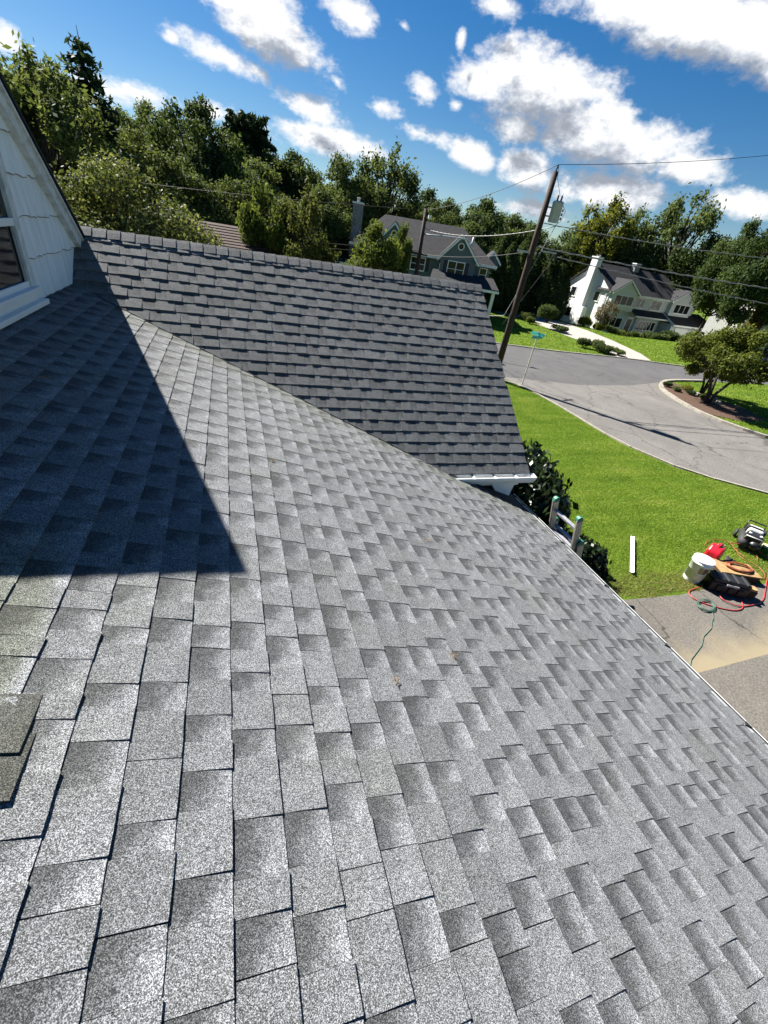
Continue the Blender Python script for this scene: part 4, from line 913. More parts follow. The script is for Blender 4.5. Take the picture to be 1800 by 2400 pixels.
# ------------------------------------------------------------------ neighbouring houses
def siding_mat(name, c, step=.16, axis=2):
    m, nt, b = new_mat(name); geo = node(nt, 'ShaderNodeNewGeometry'); sp = node(nt, 'ShaderNodeSeparateXYZ'); lk(nt, geo.outputs['Position'], sp.inputs[0])
    f = mth(nt, 'FRACT', mth(nt, 'DIVIDE', sp.outputs[axis], step))
    n = node(nt, 'ShaderNodeTexNoise'); n.inputs['Scale'].default_value = 3; n.inputs['Detail'].default_value = 5; lk(nt, geo.outputs['Position'], n.inputs['Vector'])
    r = node(nt, 'ShaderNodeValToRGB'); lk(nt, n.outputs[0], r.inputs[0])
    r.color_ramp.elements[0].color = (*[x*.85 for x in c], 1); r.color_ramp.elements[1].color = (*[min(1, x*1.12) for x in c], 1)
    lk(nt, r.outputs[0], b.inputs['Base Color']); b.inputs['Roughness'].default_value = .7
    bp = node(nt, 'ShaderNodeBump'); bp.inputs['Strength'].default_value = 1; bp.inputs['Distance'].default_value = .02; lk(nt, f, bp.inputs['Height']); lk(nt, bp.outputs[0], b.inputs['Normal'])
    return m
M['clap_white'] = siding_mat('white_clapboard', (.74, .74, .72), .2)
M['clap_grey'] = siding_mat('pale_grey_clapboard', (.50, .53, .53), .2)
M['clap_blue'] = siding_mat('blue_grey_shingle', (.10, .135, .155), .14)
M['roof_far'] = mat('dark_asphalt_roof', (.034, .0345, .037), .9, .35, 5, .3, bscale=18, spec=.1)
M['roof_far_grey'] = mat('grey_asphalt_roof', (.036, .036, .038), .9, .3, 5, .3, bscale=18, spec=.1)
M['roof_brown'] = mat('brown_roof_tile', (.040, .019, .014), .9, .35, 9, .4, bscale=14)
M['stone'] = mat('grey_stone', (.20, .20, .195), .9, .45, 6, .5)
M['brick'] = mat('red_brick', (.16, .055, .03), .85, .45, 8, .4)
M['trim'] = mat('house_trim_white', (.72, .73, .70), .5, .06, 4)
M['shutter'] = mat('black_shutter', (.014, .012, .014), .5, .2, 9)
M['door_dark'] = mat('dark_door', (.02, .018, .02), .4, .2, 6)
class HB:                                              # builds parts in a house's own frame
    def __init__(s, name, loc, rz, label):
        s.root = tag(empty(name, loc, rz), label, 'house')
    def box(s, nm, lo, hi, m, par=None): return MB().box(lo, hi).build(nm, M[m], par or s.root)
    def prism(s, nm, poly, d, m, par=None): return MB().prism(poly, d).build(nm, M[m], par or s.root)
    def gable_roof(s, nm, x0, x1, y0, y1, ze, zr, m, t=.12, oh=.25, axis='x', fas=True):
        """gable roof, ridge along axis"""
        if axis == 'x':
            ym = (y0+y1)/2; sl = (zr-ze)/(ym-y0); e0 = ze-sl*oh
            mb = MB().prism([(x0-oh, y0-oh, e0), (x1+oh, y0-oh, e0), (x1+oh, ym, zr), (x0-oh, ym, zr)], (0, 0, t)); mb.prism([(x0-oh, ym, zr), (x1+oh, ym, zr), (x1+oh, y1+oh, e0), (x0-oh, y1+oh, e0)], (0, 0, t))
        else:
            xm = (x0+x1)/2; sl = (zr-ze)/(xm-x0); e0 = ze-sl*oh
            mb = MB().prism([(x0-oh, y0-oh, e0), (xm, y0-oh, zr), (xm, y1, zr), (x0-oh, y1, e0)], (0, 0, t)); mb.prism([(xm, y0-oh, zr), (x1+oh, y0-oh, e0), (x1+oh, y1, e0), (xm, y1, zr)], (0, 0, t))
        r = mb.build(nm, M[m], s.root)
        if fas:
            if axis == 'x': s.box('fascia', (x0-oh-.01, y0-oh-.03, e0-.12), (x1+oh+.01, y0-oh-.002, e0+t*.8), 'trim', r)
            else:
                for sg, xe in ((-1, x0-oh), (1, x1+oh)):
                    s.prism('rake_board', [(xe, y0-oh-.03, e0-.16), (xe, y0-oh-.03, e0+.04), (xm, y0-oh-.03, zr+.04), (xm, y0-oh-.03, zr-.16)], (0, .028, 0), 'trim', r)
        return r
    def window(s, x0, x1, z0, z1, y, n=2, frame='trim', shutters=False, rows=1, face='y', lab=None):
        def bx(nm, a0, a1, b0, b1, d0, d1, m, par):
            if face == 'y': return s.box(nm, (a0, y-d1, b0), (a1, y-d0, b1), m, par)
            return s.box(nm, (y-d1, a0, b0), (y-d0, a1, b1), m, par)
        w = bx('window', x0, x1, z0, z1, .0, .02, 'dark_glass', None)
        fw = .07
        bx('frame', x0-fw, x0, z0-fw, z1+fw, -.02, .05, frame, w); bx('frame', x1, x1+fw, z0-fw, z1+fw, -.02, .05, frame, w)
        bx('frame', x0, x1, z1, z1+fw, -.02, .05, frame, w); bx('sill', x0-fw, x1+fw, z0-fw-.03, z0, -.02, .09, frame, w)
        for k in range(1, n): xx = x0+(x1-x0)*k/n; bx('mullion', xx-.035, xx+.035, z0, z1, .021, .045, frame, w)
        for k in range(1, rows): zz = z0+(z1-z0)*k/rows; bx('glazing_bar', x0, x1, zz-.02, zz+.02, .0215, .036, frame, w)
        if shutters:
            bx('shutter', x0-fw-.34, x0-fw-.01, z0-.05, z1+.05, -.02, .04, 'shutter', w); bx('shutter', x1+fw+.01, x1+fw+.34, z0-.05, z1+.05, -.02, .04, 'shutter', w)
        return w
# --- blue-grey gabled house (centre)
h1 = HB('gabled_house', (10.36, 42.76, 0), math.atan2(-.375, .927), 'blue-grey house with two pointed gables and round windows behind the ridge')
h1.box('wall', (.2, .1, -.3), (12.4, 8, 4.5), 'clap_blue')
W1 = h1
mb = MB(); e = 4.42; x0, x1, y0, y1 = -.15, 12.85, -.35, 8.3; zr1 = 6.95
mb.add([(x0,y0,e),(x1,y0,e),(x1,y1,e),(x0,y1,e),(2.3,4.0,zr1),(9.6,4.0,zr1),(x0,y0,e-.1),(x1,y0,e-.1),(x1,y1,e-.1),(x0,y1,e-.1)],
       [(0,1,5,4),(1,2,5),(2,3,4,5),(3,0,4),(0,6,7,1),(1,7,8,2),(2,8,9,3),(3,9,6,0),(9,8,7,6)])
hr = mb.build('hip_roof', M['roof_far'], h1.root); h1.box('fascia', (x0-.02, y0-.04, e-.16), (x1+.02, y0-.005, e+.02), 'trim', hr); h1.box('fascia', (x1+.005, y0, e-.16), (x1+.04, y1, e+.02), 'trim', hr)
for cx, hw, pk, fy in ((9.4, 1.62, 6.26, -1.15), (3.6, 1.25, 6.35, -.3)):
    ez = pk-hw*1.08
    h1.prism('gable_wall', [(cx-hw+.12, fy, 0 if fy < -1 else 3.5), (cx+hw-.12, fy, 0 if fy < -1 else 3.5), (cx+hw-.12, fy, ez), (cx, fy, pk-.1), (cx-hw+.12, fy, ez)], (0, 2.6, 0), 'clap_blue')
    h1.gable_roof('gable_roof', cx-hw, cx+hw, fy, 4.0, ez, pk, 'roof_far_grey', .1, .18, 'y')
    rw = MB().lathe([(0,0),(.20,0),(.20,.02),(0,.02)], (cx, fy-.005, pk-.82), 18, Matrix.Rotation(math.pi/2, 3, 'X')).build('round_window', M['dark_glass'], h1.root)
    ring = []
    MB().tube([(cx+.24*math.cos(a), fy-.04, pk-.82+.24*math.sin(a)) for a in np.linspace(0, 6.283, 21)], .045, 6, False).build('frame', M['trim'], rw)
h1.gable_roof('gable_roof', 11.9, 13.3, 1.6, 3.6, 4.75, 5.5, 'roof_far_grey', .08, .12, 'y')
h1.prism('gable_wall', [(12.0,1.6,4.3),(13.2,1.6,4.3),(13.2,1.6,4.75),(12.6,1.6,5.4),(12.0,1.6,4.75)], (0, 1.2, 0), 'clap_blue')
h1.window(8.62, 9.98, 3.22, 4.28, -1.155, 2, shutters=True, rows=2)
h1.window(11.55, 12.1, 3.2, 4.1, .095, 1, rows=2)
h1.window(5.4, 6.6, 3.2, 4.1, .095, 2, shutters=True, rows=2)
h1.window(1.2, 2.2, 3.2, 4.1, .095, 2, rows=2)
pr = h1.prism('porch_roof', [(7.2,-3.1,2.72),(13.1,-3.1,2.72),(12.7,-.9,3.45),(7.4,-.9,3.45)], (0, 0, .1), 'roof_far'); h1.box('fascia', (7.2,-3.15,2.56), (13.12,-3.10,2.74), 'trim', pr); h1.box('fascia', (13.10,-3.1,2.56), (13.15,-.9,2.74), 'trim', pr)
for cx in (7.5, 12.75): h1.box('porch_column', (cx-.13,-2.95,0), (cx+.13,-2.69,2.56), 'trim')
h1.box('porch_floor', (7.2,-3.1,-.2), (13.1,-1.16,.25), 'stone')
h1.box('door', (8.3,-1.19,.25), (9.3,-1.14,2.2), 'door_dark')
h1.box('chimney', (-.35,1.3,0), (.45,2.1,7.25), 'stone'); ch = h1.box('chimney_shoulder', (-.75,1.05,0), (.6,2.3,2.9), 'stone'); h1.box('chimney_cap', (-.42,1.22,7.25), (.52,2.18,7.38), 'trim'); 
MB().lathe([(0,0),(.14,0),(.12,.25),(.18,.27),(.18,.33),(0,.36)], (.05,1.7,7.38), 12).build('chimney_pot', M['steel'], h1.root)
h1.prism('side_roof', [(-2.8,-.6,2.75),(.2,-.6,2.75),(.2,2.5,3.3),(-2.8,2.5,3.3)], (0,0,.1), 'roof_far'); h1.box('fascia', (-2.8,-.65,2.62), (.1,-.60,2.82), 'trim'); h1.box('wall', (-2.5,-.3,-.3), (.2,2.4,2.75), 'clap_blue')
# --- white colonial (right)
h2 = HB('white_house', (43.8, 46.8, -1.1), .06, 'white two-storey house with dark roof and lit chimney gable'); Z = 1.1
h2.box('wall', (0, 0, -.5), (15.9, 7.4, 4.95), 'clap_grey')
h2.prism('gable_wall', [(-.03,-.02,-.5),(-.03,7.42,-.5),(-.03,7.42,4.95),(-.03,3.7,7.30),(-.03,-.02,4.95)], (.08,0,0), 'clap_white')
h2.prism('gable_wall', [(15.85,0,4.9),(15.85,7.4,4.9),(15.85,3.7,7.25)], (.05,0,0), 'clap_grey')
h2.gable_roof('main_roof', -.05, 15.9, 0, 7.4, 4.95, 7.45, 'roof_far', .12, .25, 'x')
h2.box('chimney', (-.75, 3.0, -.5), (.02, 4.0, 8.0), 'clap_white'); h2.box('chimney_shoulder', (-.85, 2.5, -.5), (.0, 4.4, 2.6), 'clap_white'); h2.box('chimney_cap', (-.82, 2.93, 8.0), (.08, 4.07, 8.12), 'trim')
for k in (3.25, 3.7): MB().lathe([(0,0),(.1,0),(.1,.2),(0,.2)], (-.36,k,8.12), 10).build('chimney_pot', M['stone'], h2.root)
h2.box('chimney', (6.0, 3.2, 6.6), (6.8, 3.9, 8.1), 'stone'); h2.box('chimney_cap', (5.95,3.15,8.1), (6.85,3.95,8.2), 'trim')
MB().lathe([(0,0),(.06,0),(.06,.35),(.12,.38),(0,.45)], (3.0,1.6,5.85), 8).build('roof_vent', M['trim'], h2.root)
for gx0, gx1, gy, pk in ((-.1, 4.3, -.55, 6.25), (10.6, 14.9, -.55, 6.15)):
    h2.box('wing_wall', (gx0+.15, gy, 2.95), (gx1-.15, 1.0, 4.95), 'clap_grey')
    cx = (gx0+gx1)/2
    h2.prism('gable_wall', [(gx0+.15,gy,4.95),(gx1-.15,gy,4.95),(cx,gy,pk-.12)], (0,1.0,0), 'clap_grey')
    h2.gable_roof('gable_roof', gx0, gx1, gy, 2.2, 4.9, pk, 'roof_far_grey', .1, .2, 'y')
h2.window(.6, 3.6, 3.6, 4.55, -.555, 3); h2.window(4.9, 6.3, 3.55, 4.5, -.005, 2); h2.window(7.6, 9.4, 3.5, 4.5, -.005, 2); h2.window(11.4, 14.2, 3.55, 4.5, -.555, 3)
h2.window(.7, 3.7, 1.0, 2.05, -.005, 3); h2.window(6.3, 9.5, 1.05, 2.05, -.305, 5)
h2.box('bay_wall', (5.9,-.3,.2), (9.9,0,2.5), 'clap_grey')
dr = h2.box('door', (4.55,-.05,.2), (5.45,-.006,2.1), 'door_dark')
for a, b in ((4.35,4.55),(5.45,5.65)): h2.box('door_casing', (a,-.08,.2), (b,.0,2.2), 'trim', dr)
h2.box('door_casing', (4.35,-.08,2.1), (5.65,0,2.3), 'trim', dr)
p2 = h2.prism('porch_roof', [(4.4,-1.2,2.62),(10.6,-1.2,2.62),(10.6,.0,3.2),(4.4,.0,3.2)], (0,0,.1), 'roof_far'); h2.box('fascia', (4.4,-1.26,2.5), (10.6,-1.2,2.66), 'trim', p2)
MB().lathe([(0,0),(.07,.02),(.09,.1),(.05,.2),(0,.22)], (5.0,-.6,2.35), 10).build('porch_lamp', M['trim'], h2.root)
g_ = h2.prism('garage_roof', [(10.4,-2.3,2.25),(19.2,-2.3,2.25),(18.3,.6,3.55),(10.4,.6,3.55)], (0,0,.12), 'roof_far'); h2.box('fascia', (10.4,-2.36,2.12), (19.22,-2.3,2.30), 'trim', g_)
h2.prism('rake_board', [(10.36,-2.34,2.12),(10.36,-2.34,2.36),(10.36,.6,3.68),(10.36,.6,3.44)], (.035,0,0), 'trim', g_)
h2.box('garage_wall', (10.6,-1.9,-.5), (18.6,3,2.3), 'clap_grey')
for a in (11.4, 14.7):
    gd = h2.box('garage_door', (a,-1.94,-.1), (a+2.7,-1.905,1.95), 'clap_grey')
    for k in range(3): h2.box('door_panel', (a+.08,-1.965,-.04+.66*k), (a+2.62,-1.942,.58+.66*k), 'trim', gd)
h2.window(5.6, 6.5, 3.5, 4.5, -.03, 1, 'clap_white', face='x'); h2.window(2.0-.6, 2.2, 3.5, 4.5, -.03, 1, 'clap_white', face='x'); h2.window(5.2, 6.2, 1.0, 2.1, -.03, 1, 'clap_white', face='x')
MB().tube([(-.12,.4,-.3),(-.12,.4,4.4),(.0,-.3,4.85)], .05, 8).build('downpipe', M['trim'], h2.root)
# --- house at the right edge with brick chimney
h3 = HB('far_right_house', (56.5, 33.5, 0), .25, 'pale blue house with brick chimney half hidden at right edge')
h3.box('wall', (0,0,-.5), (14,8,4.3), 'clap_grey'); h3.prism('gable_wall', [(-.02,0,-.3),(-.02,8,-.3),(-.02,8,4.3),(-.02,4,6.6),(-.02,0,4.3)], (.06,0,0), 'clap_white')
h3.gable_roof('main_roof', 0, 14, 0, 8, 4.3, 6.7, 'roof_far', .12, .25, 'x')
h3.box('chimney', (-.9,2.4,-.5), (-.03,3.5,7.6), 'brick'); h3.box('chimney_cap', (-.97,2.33,7.6), (.04,3.57,7.75), 'stone')
h3.window(1.2, 2.3, 2.9, 3.9, -.005, 1); h3.window(4.2, 5.6, 2.9, 3.9, -.005, 2); h3.window(1.2, 2.6, .8, 1.9, -.005, 2); h3.window(4.2, 5.8, .8, 1.9, -.005, 2)
h3.window(3.9, 4.7, 3.3, 4.3, -.025, 1, 'clap_white', face='x')
# --- brown-roofed house behind the ridge
h4 = HB('brown_roof_house', (-8.2, 21.2, 0), -.02, 'house with brown tiled roof half hidden behind the ridge')
h4.box('wall', (.2,.3,-.3), (9.5,6.8,2.9), 'clap_white')
h4.prism('gable_wall', [(9.42,.3,2.9),(9.42,6.8,2.9),(9.42,3.5,4.3)], (.08,0,0), 'clap_white')
h4.gable_roof('brown_roof', 0, 9.7, .2, 7.0, 3.05, 4.45, 'roof_brown', .1, .3, 'x')
rr4 = [o for o in h4.root.children if o.name.startswith('brown_roof')][0]
sl = (4.45-3.05)/3.4; nrow = 16
for k in range(nrow):
    y0 = -.1+3.7*k/nrow; z0 = 3.05-sl*.3+sl*(y0+.1); y1 = y0+3.7/nrow+.02; z1 = z0+sl*(y1-y0)
    MB().prism([(-.3,y0,z0+.135),(10.0,y0,z0+.135),(10.0,y1,z1+.105),(-.3,y1,z1+.105)], (0,0,-.03)).build('tile_course', M['roof_brown'], rr4)

# ------------------------------------------------------------------ parked car behind the corner lawn
M['car_paint'] = mat('dark_car_paint', (.012, .013, .016), .2, .1, 3, spec=.7); M['chrome'] = mat('bright_metal', (.7, .7, .7), .15, .05, 5, metal=1.0)
car = tag(empty('parked_car', (42.2, 24.4, 0), .03), 'dark car parked on the street behind the spreading tree', 'car')
prof = [(-2.2,.35),(-2.25,.75),(-2.0,.95),(-1.2,1.02),(-.6,1.42),(.7,1.45),(1.5,1.0),(2.15,.85),(2.25,.55),(2.2,.35)]
bevel(MB().prism([(x,-.88,z) for x, z in prof], (0,1.76,0)).build('body', M['car_paint'], car), .08, 3)
for sg in (-.89, .87):
    MB().prism([(-.95,sg,1.05),(-.55,sg,1.36),(.65,sg,1.38),(1.15,sg,1.05)], (0,.02,0)).build('side_window', M['dark_glass'], car)
MB().prism([(-1.28,-.7,1.03),(-.68,-.62,1.40),(-.68,.62,1.40),(-1.28,.7,1.03)], (-.02,0,.02)).build('windscreen', M['dark_glass'], car)
for xx in (-1.4, 1.4):
    for yy in (-.80, .80):
        w = MB().lathe([(0,-.1),(.24,-.1),(.33,-.08),(.33,.08),(.24,.1),(0,.1)], (xx,yy,.33), 20, Matrix.Rotation(math.pi/2, 3, 'X')).build('wheel', M['rubber'], car, True)
        MB().lathe([(0,-.11),(.2,-.11),(.2,.11),(0,.11)], (xx,yy,.33), 14, Matrix.Rotation(math.pi/2, 3, 'X')).build('rim', M['chrome'], w)
for yy in (-.6, .6): MB().obox((-2.16,yy,.78), (0,1,0), (.4,0,.9), (.9,0,-.4), .2, .07, .06).build('headlight', M['chrome'], car)

# ------------------------------------------------------------------ ladder at the eave
lad = tag(empty('extension_ladder', (4.42, 3.28, 0)), 'aluminium extension ladder with green end caps leaning on the eave', 'ladder')
tilt = Vector((-.76, 0, 2.72)).normalized(); nl = Vector((tilt.z, 0, -tilt.x)); yv = Vector((0, 1, 0))
for sec, (off, ln, hw) in enumerate(((0.0, 2.86, .215), (.062, 2.50, .245))):
    base = Vector((0.02, 0, 0)) + nl*off
    for sg in (-1, 1):
        r_ = MB().obox(base + tilt*(ln/2) + yv*sg*hw, tilt, yv, nl, ln/2, .014, .034).build('rail', M['alu'], lad)
        MB().obox(base + tilt*(ln/2) + yv*(sg*(hw+.010)), tilt, yv, nl, ln/2-.01, .008, .042).build('flange', M['alu'], r_)
        cp = MB(); prof = [(-.040,-.03),(-.040,.0),(-.028,.024),(0,.034),(.028,.024),(.040,0),(.040,-.03)]
        cp.prism([base + tilt*(ln+b) + nl*a + yv*(sg*hw-.020) for a, b in prof], yv*.044); cp.build('end_cap', M['green_cap'], r_)
    k = .16 if sec == 0 else .08
    while k < ln:
        p = base + tilt*(ln-k)
        MB().obox(p, yv, nl, tilt, hw-.012, .020, .014).build('rung', M['alu_dark'], lad); k += .30

# ------------------------------------------------------------------ tools on the lawn edge
M['bucket'] = mat('white_plastic', (.72, .73, .74), .35, .05, 5); M['label_tan'] = mat('label_print_tan', (.38, .27, .13), .5, .3, 20); M['label_brown'] = mat('label_print_brown', (.13, .08, .04), .5, .4, 25)
M['ink'] = mat('grey_ink', (.12, .12, .15), .6, .2, 10); M['red_pl'] = mat('red_plastic', (.42, .010, .022), .32, .12, 6); M['orange'] = mat('orange_cord', (.26, .075, .03), .6, .4, 14)
M['red_hose'] = mat('red_rubber_hose', (.32, .035, .035), .45, .15, 9); M['green_cord'] = mat('green_cord', (.05, .11, .085), .5, .2, 9); M['wood_box'] = mat('raw_plywood', (.26, .16, .07), .8, .35, 6)
M['wood_dark'] = mat('stained_board', (.035, .018, .010), .8, .4, 9); M['light_grey'] = mat('light_grey_plastic', (.42, .43, .42), .4, .1, 6); M['yellow_pl'] = mat('cream_plastic', (.6, .52, .3), .5, .1, 5)
bk = tag(empty('bucket', (9.05, 4.32, 0)), 'white plastic bucket with a printed label on the grass', 'bucket')
Rz = [(.155,0),(.16,.01),(.188,.46),(.205,.465),(.205,.485),(.192,.49),(.197,.52),(.192,.54),(.18,.54),(.176,.10),(0,.09)]
MB().lathe([(0,.0)]+Rz, (0,0,0), 32).build('pail', M['bucket'], bk, True)
lid = MB().lathe([(0,.50),(.185,.50),(.2,.515),(.205,.545),(.197,.552),(.0,.535)], (0,0,.004), 32).build('lid', M['bucket'], bk, True)
def curved_patch(a0, a1, z0, z1, off, m, nm):
    mb = MB(); n = 10; vs = []
    for z in (z0, z1):
        for i in range(n+1):
            a = a0+(a1-a0)*i/n; r = .16+(.188-.16)*z/.46+off; vs.append((r*math.cos(a), r*math.sin(a), z))
    mb.add(vs, [(i, i+1, n+2+i, n+1+i) for i in range(n)]); return mb.build(nm, M[m], bk)
fa = math.atan2(-4.32, -9.05)
curved_patch(fa+.15, fa+.62, .30, .42, .003, 'label_tan', 'label_print'); curved_patch(fa+.62, fa+1.15, .30, .42, .003, 'label_brown', 'label_print')
curved_patch(fa+.20, fa+.95, .275, .292, .003, 'shutter', 'label_print')
for k, (a, b) in enumerate(((.1,.8),(.0,.65),(.1,.9),(-.1,.75),(.15,.6),(.0,.85))): curved_patch(fa+a, fa+b, .05+.034*k, .058+.034*k, .003, 'ink', 'label_print')
hd = MB().tube([(.2*math.cos(a)*1.02, .2*math.sin(a)*1.02, .45-.12*math.sin((a-fa-1.57)*1.0)) for a in np.linspace(fa+1.57, fa+4.71, 14)], .006, 6).build('handle', M['steel'], bk)
gc = tag(empty('petrol_can', (10.22, 4.80, 0), .35), 'red plastic petrol can behind the white bucket', 'petrol can')
body = MB().prism([(-.2,-.14,0),(.2,-.14,0),(.21,-.14,.26),(.12,-.14,.40),(-.08,-.14,.42),(-.2,-.14,.30)], (0,.28,0)).build('can_body', M['red_pl'], gc); bevel(body, .05, 4)
bevel(MB().prism([(-.10,-.035,.40),(-.06,-.035,.47),(.08,-.035,.46),(.11,-.035,.38),(.07,-.035,.38),(.05,-.035,.425),(-.04,-.035,.43),(-.06,-.035,.38)], (0,.07,0)).build('handle', M['red_pl'], gc), .012)
MB().tube([(.16,0,.34),(.23,-.01,.39)], .035, 12).build('cap', M['black'], gc); MB().tube([(.22,-.02,.36),(.38,-.06,.33)], [.022,.016], 10).build('spout', M['yellow_pl'], gc)
wb = tag(empty('plywood_tray', (10.28, 4.30, 0), -.38), 'shallow plywood tray holding coiled orange cord', 'tray')
MB().box((-.43,-.22,.02), (.43,.22,.16)).build('side_board', M['wood_dark'], wb); MB().box((-.445,-.235,.155), (.445,.235,.185)).build('top_board', M['wood_box'], wb)
def coil(name, c, rx, ry, turns, r, z0, m, label, cat, rz=0, tail=None, jit=.012):
    pts = []; n = int(turns*18)
    for i in range(n+1):
        t = i/n; a = 6.283*turns*t; k = 1-.22*((turns*t) % 1)-.10*math.sin(a*.37)
        x, y = rx*k*math.cos(a), ry*k*math.sin(a); ca, sa = math.cos(rz), math.sin(rz)
        pts.append((c[0]+x*ca-y*sa+R_.uniform(-jit, jit), c[1]+x*sa+y*ca+R_.uniform(-jit, jit), z0+r+.9*r*((turns*t) % 4)+.02*abs(math.sin(a*1.5))))
    if tail: pts += tail
    return tag(MB().tube(pts, r, 7).build(name, M[m], None, True), label, cat)
coil('orange_cord', (10.34, 4.27), .30, .17, 9, .008, .186, 'orange', 'coiled orange extension cord lying on the plywood tray', 'cord', -.38)
def cable(name, pts, r, m, label, cat='hose', it=3): return tag(MB().tube([(x, y, z) for x, y, z in smooth3(pts, it)], r, 8).build(name, M[m], None, True), label, cat)
def smooth3(p, it):
    p = [Vector(q) for q in p]
    for _ in range(it):
        o = [p[0]]
        for a, b in zip(p[:-1], p[1:]): o += [a.lerp(b, .25), a.lerp(b, .75)]
        p = o + [p[-1]]
    return p
cable('air_hose', [(8.95,4.05,.03),(8.6,4.02,.02),(8.45,3.85,.02),(8.62,3.62,.02),(8.9,3.45,.02),(9.15,3.36,.02),(9.42,3.40,.02),(9.62,3.62,.02),(9.55,3.82,.02),(9.3,3.85,.03),(9.1,3.7,.04),(9.25,3.45,.03),(9.7,3.42,.02),(10.1,3.46,.02),(10.6,3.75,.02),(11.4,4.2,.02)], .011, 'red_hose', 'red air hose looping over the driveway edge')
coil('garden_cord', (8.56, 3.58), .24, .15, 4, .006, .01, 'green_cord', 'thin green cord coiled on the driveway with a trailing end', 'cord', .2, [(8.5,3.38,.02),(8.42,3.3,.015),(8.30,3.24,.015),(8.1,3.1,.015),(7.75,2.98,.015),(7.5,2.82,.015),(7.25,2.72,.015),(7.0,2.62,.015),(6.85,2.52,.015)], .004)
cable('orange_cord', [(10.7,4.2,.04),(10.95,4.0,.03),(11.2,4.15,.03),(11.35,4.45,.03),(11.15,4.75,.03),(11.5,5.1,.04),(11.8,4.75,.05),(11.45,4.5,.05),(11.2,4.85,.06),(11.6,5.35,.06),(11.0,5.45,.04),(10.6,5.25,.03)], .007, 'orange', 'orange cord snaking across the grass to the compressor', 'cord')
cable('air_hose', [(11.35,5.2,.1),(11.6,5.0,.18),(11.85,4.9,.12),(12.0,4.6,.03),(11.9,4.35,.02),(12.2,4.1,.02),(12.8,4.0,.02)], .008, 'red_hose', 'thin red hose hanging from the compressor')
tbx = tag(empty('tool_case', (9.50, 3.92, 0), -.55), 'open black tool case standing on the driveway edge', 'tool case')
bevel(MB().box((-.36,-.16,0), (.36,.16,.24)).build('case_body', M['black'], tbx), .02)
bevel(MB().box((-.35,-.15,.242), (.35,.15,.33)).build('case_lid', M['black'], tbx), .025)
for xx in (-.27, -.09, .09, .27): bevel(MB().box((xx-.025,-.155,.245), (xx+.025,.155,.345)).build('rib', M['rubber'], tbx), .01)
for xx in (-.2, .02, .2): bevel(MB().box((xx-.05,-.19,.07), (xx+.05,-.158,.2)).build('latch', M['rubber'], tbx), .008)
bevel(MB().box((-.12,-.20,.22), (.12,-.165,.27)).build('handle', M['alu_dark'], tbx), .015)
bevel(MB().box((.37,-.10,.02), (.55,.09,.20)).build('side_pouch', M['wood_dark'], tbx), .02); MB().box((.38,-.09,.2), (.52,.06,.245)).build('paper_pack', M['wood_box'], tbx)
cmp_ = tag(empty('air_compressor', (11.95, 5.12, 0), .55), 'black and pale grey wheeled air compressor on the grass', 'compressor')
MB().tube([(-.42,-.08,.2),(-.38,-.08,.2),(.34,-.08,.2),(.38,-.08,.2)], [.02,.13,.13,.02], 18).build('tank', M['black'], cmp_, True)
MB().tube([(-.42,.14,.2),(-.38,.14,.2),(.34,.14,.2),(.38,.14,.2)], [.02,.12,.12,.02], 18).build('tank', M['rubber'], cmp_, True)
bevel(MB().box((-.05,-.15,.3), (.26,.18,.50)).build('motor_cover', M['light_grey'], cmp_), .06, 4)
bevel(MB().box((-.36,-.15,.31), (-.13,.18,.46)).build('pump_head', M['black'], cmp_), .03)
bevel(MB().box((.0,-.19,.36), (.16,.22,.50)).build('vent_panel', M['rubber'], cmp_), .02)
MB().tube([(.30,-.16,.2),(.44,-.16,.42),(.46,-.16,.50),(.46,.2,.50),(.44,.2,.42),(.30,.2,.2)], .018, 8).build('carry_handle', M['black'], cmp_, True)
MB().tube([(-.35,-.15,.3),(-.42,-.15,.44),(-.42,.18,.44),(-.35,.18,.3)], .014, 8).build('carry_handle', M['light_grey'], cmp_, True)
for yy in (-.24, .30): MB().lathe([(0,-.03),(.1,-.03),(.12,0),(.1,.03),(0,.03)], (.3,yy,.12), 18, Matrix.Rotation(math.pi/2, 3, 'X')).build('wheel', M['rubber'], cmp_, True)
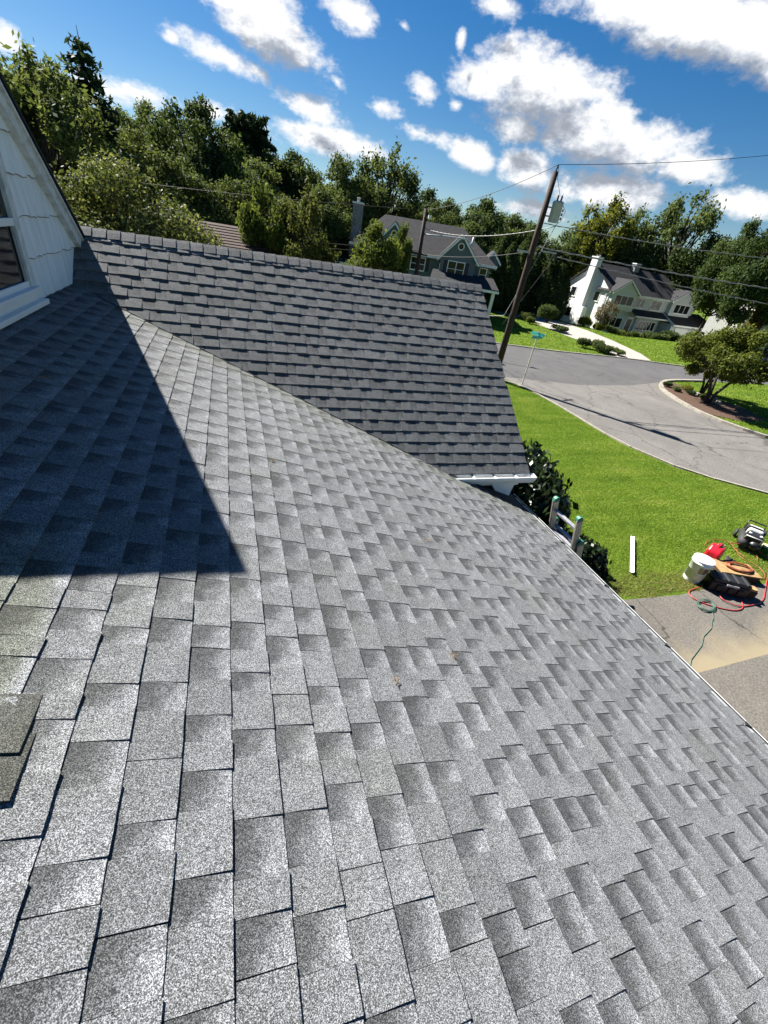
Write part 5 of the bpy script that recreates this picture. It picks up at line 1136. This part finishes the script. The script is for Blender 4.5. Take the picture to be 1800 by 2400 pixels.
for yy in (-.1, .12): MB().lathe([(0,0),(.03,0),(.03,.012),(0,.02)], (-.25,yy,.46), 12).build('gauge', M['white'], cmp_)
MB().box((-.38,-.12,0), (-.30,.16,.1)).build('foot', M['rubber'], cmp_)
bag = tag(empty('work_gloves', (10.62, 4.66, 0), .2), 'black work gloves dropped behind the plywood tray', 'gloves')
mbg = MB()
for k in range(5): mbg.tube([(-.1,.0,.05),(.05+.03*k,-.08+.04*k,.06),(.2+.02*(k % 3),-.12+.06*k,.04)], [.05,.03,.018], 7)
mbg.build('glove', M['rubber'], bag, True)
# offcut of white drip edge on the lawn
a, b = Vector((8.82, 5.78, .055)), Vector((7.68, 4.65, .055)); d = (b-a).normalized(); s = Vector((-d.y, d.x, 0))
mb = MB().prism([a-s*.040, a+s*.006, a+s*.035+Vector((0,0,.025)), a+s*.035+Vector((0,0,.029)), a+s*.004+Vector((0,0,.004)), a-s*.040+Vector((0,0,.004))], b-a)
tag(mb.build('metal_offcut', M['gutter']), 'white bent metal offcut lying on the lawn', 'metal offcut')
bd = tag(MB().obox((12.75,4.85,.04), (.8,-.6,0), (.6,.8,0), (0,0,1), .35, .09, .02).build('timber_offcut', M['yellow_pl']), 'pale timber offcut in the grass at the right edge', 'timber')
# a few dry leaves and debris caught on the lower roof
for k, (x, y) in enumerate(((.62, 1.02), (1.02, 1.20), (.25, 2.9), (1.35, 2.3), (-1.1, 3.1), (.9, 4.35))):
    p = on1(x, y, .012); mb = MB()
    for j in range(4):
        a = R_.random()*6.28; q = .012+.01*R_.random(); mb.tube([(0,0,0),(math.cos(a)*q,math.sin(a)*q,.006),(math.cos(a+.7)*q*1.6,math.sin(a+.7)*q*1.6,.0)], .0016, 4)
    o = mb.build('dry_twig', M['wood_box']); o.location = p; tag(o, 'dry curled twig scrap on the shingles ' + ('near the middle of the picture', 'just right of the middle one', 'left of the middle below the shadow edge', 'in the upper half right of the shadow', 'in the gable shadow near the window', 'close under the valley')[k], 'twig', 'twig scraps on the lower roof')
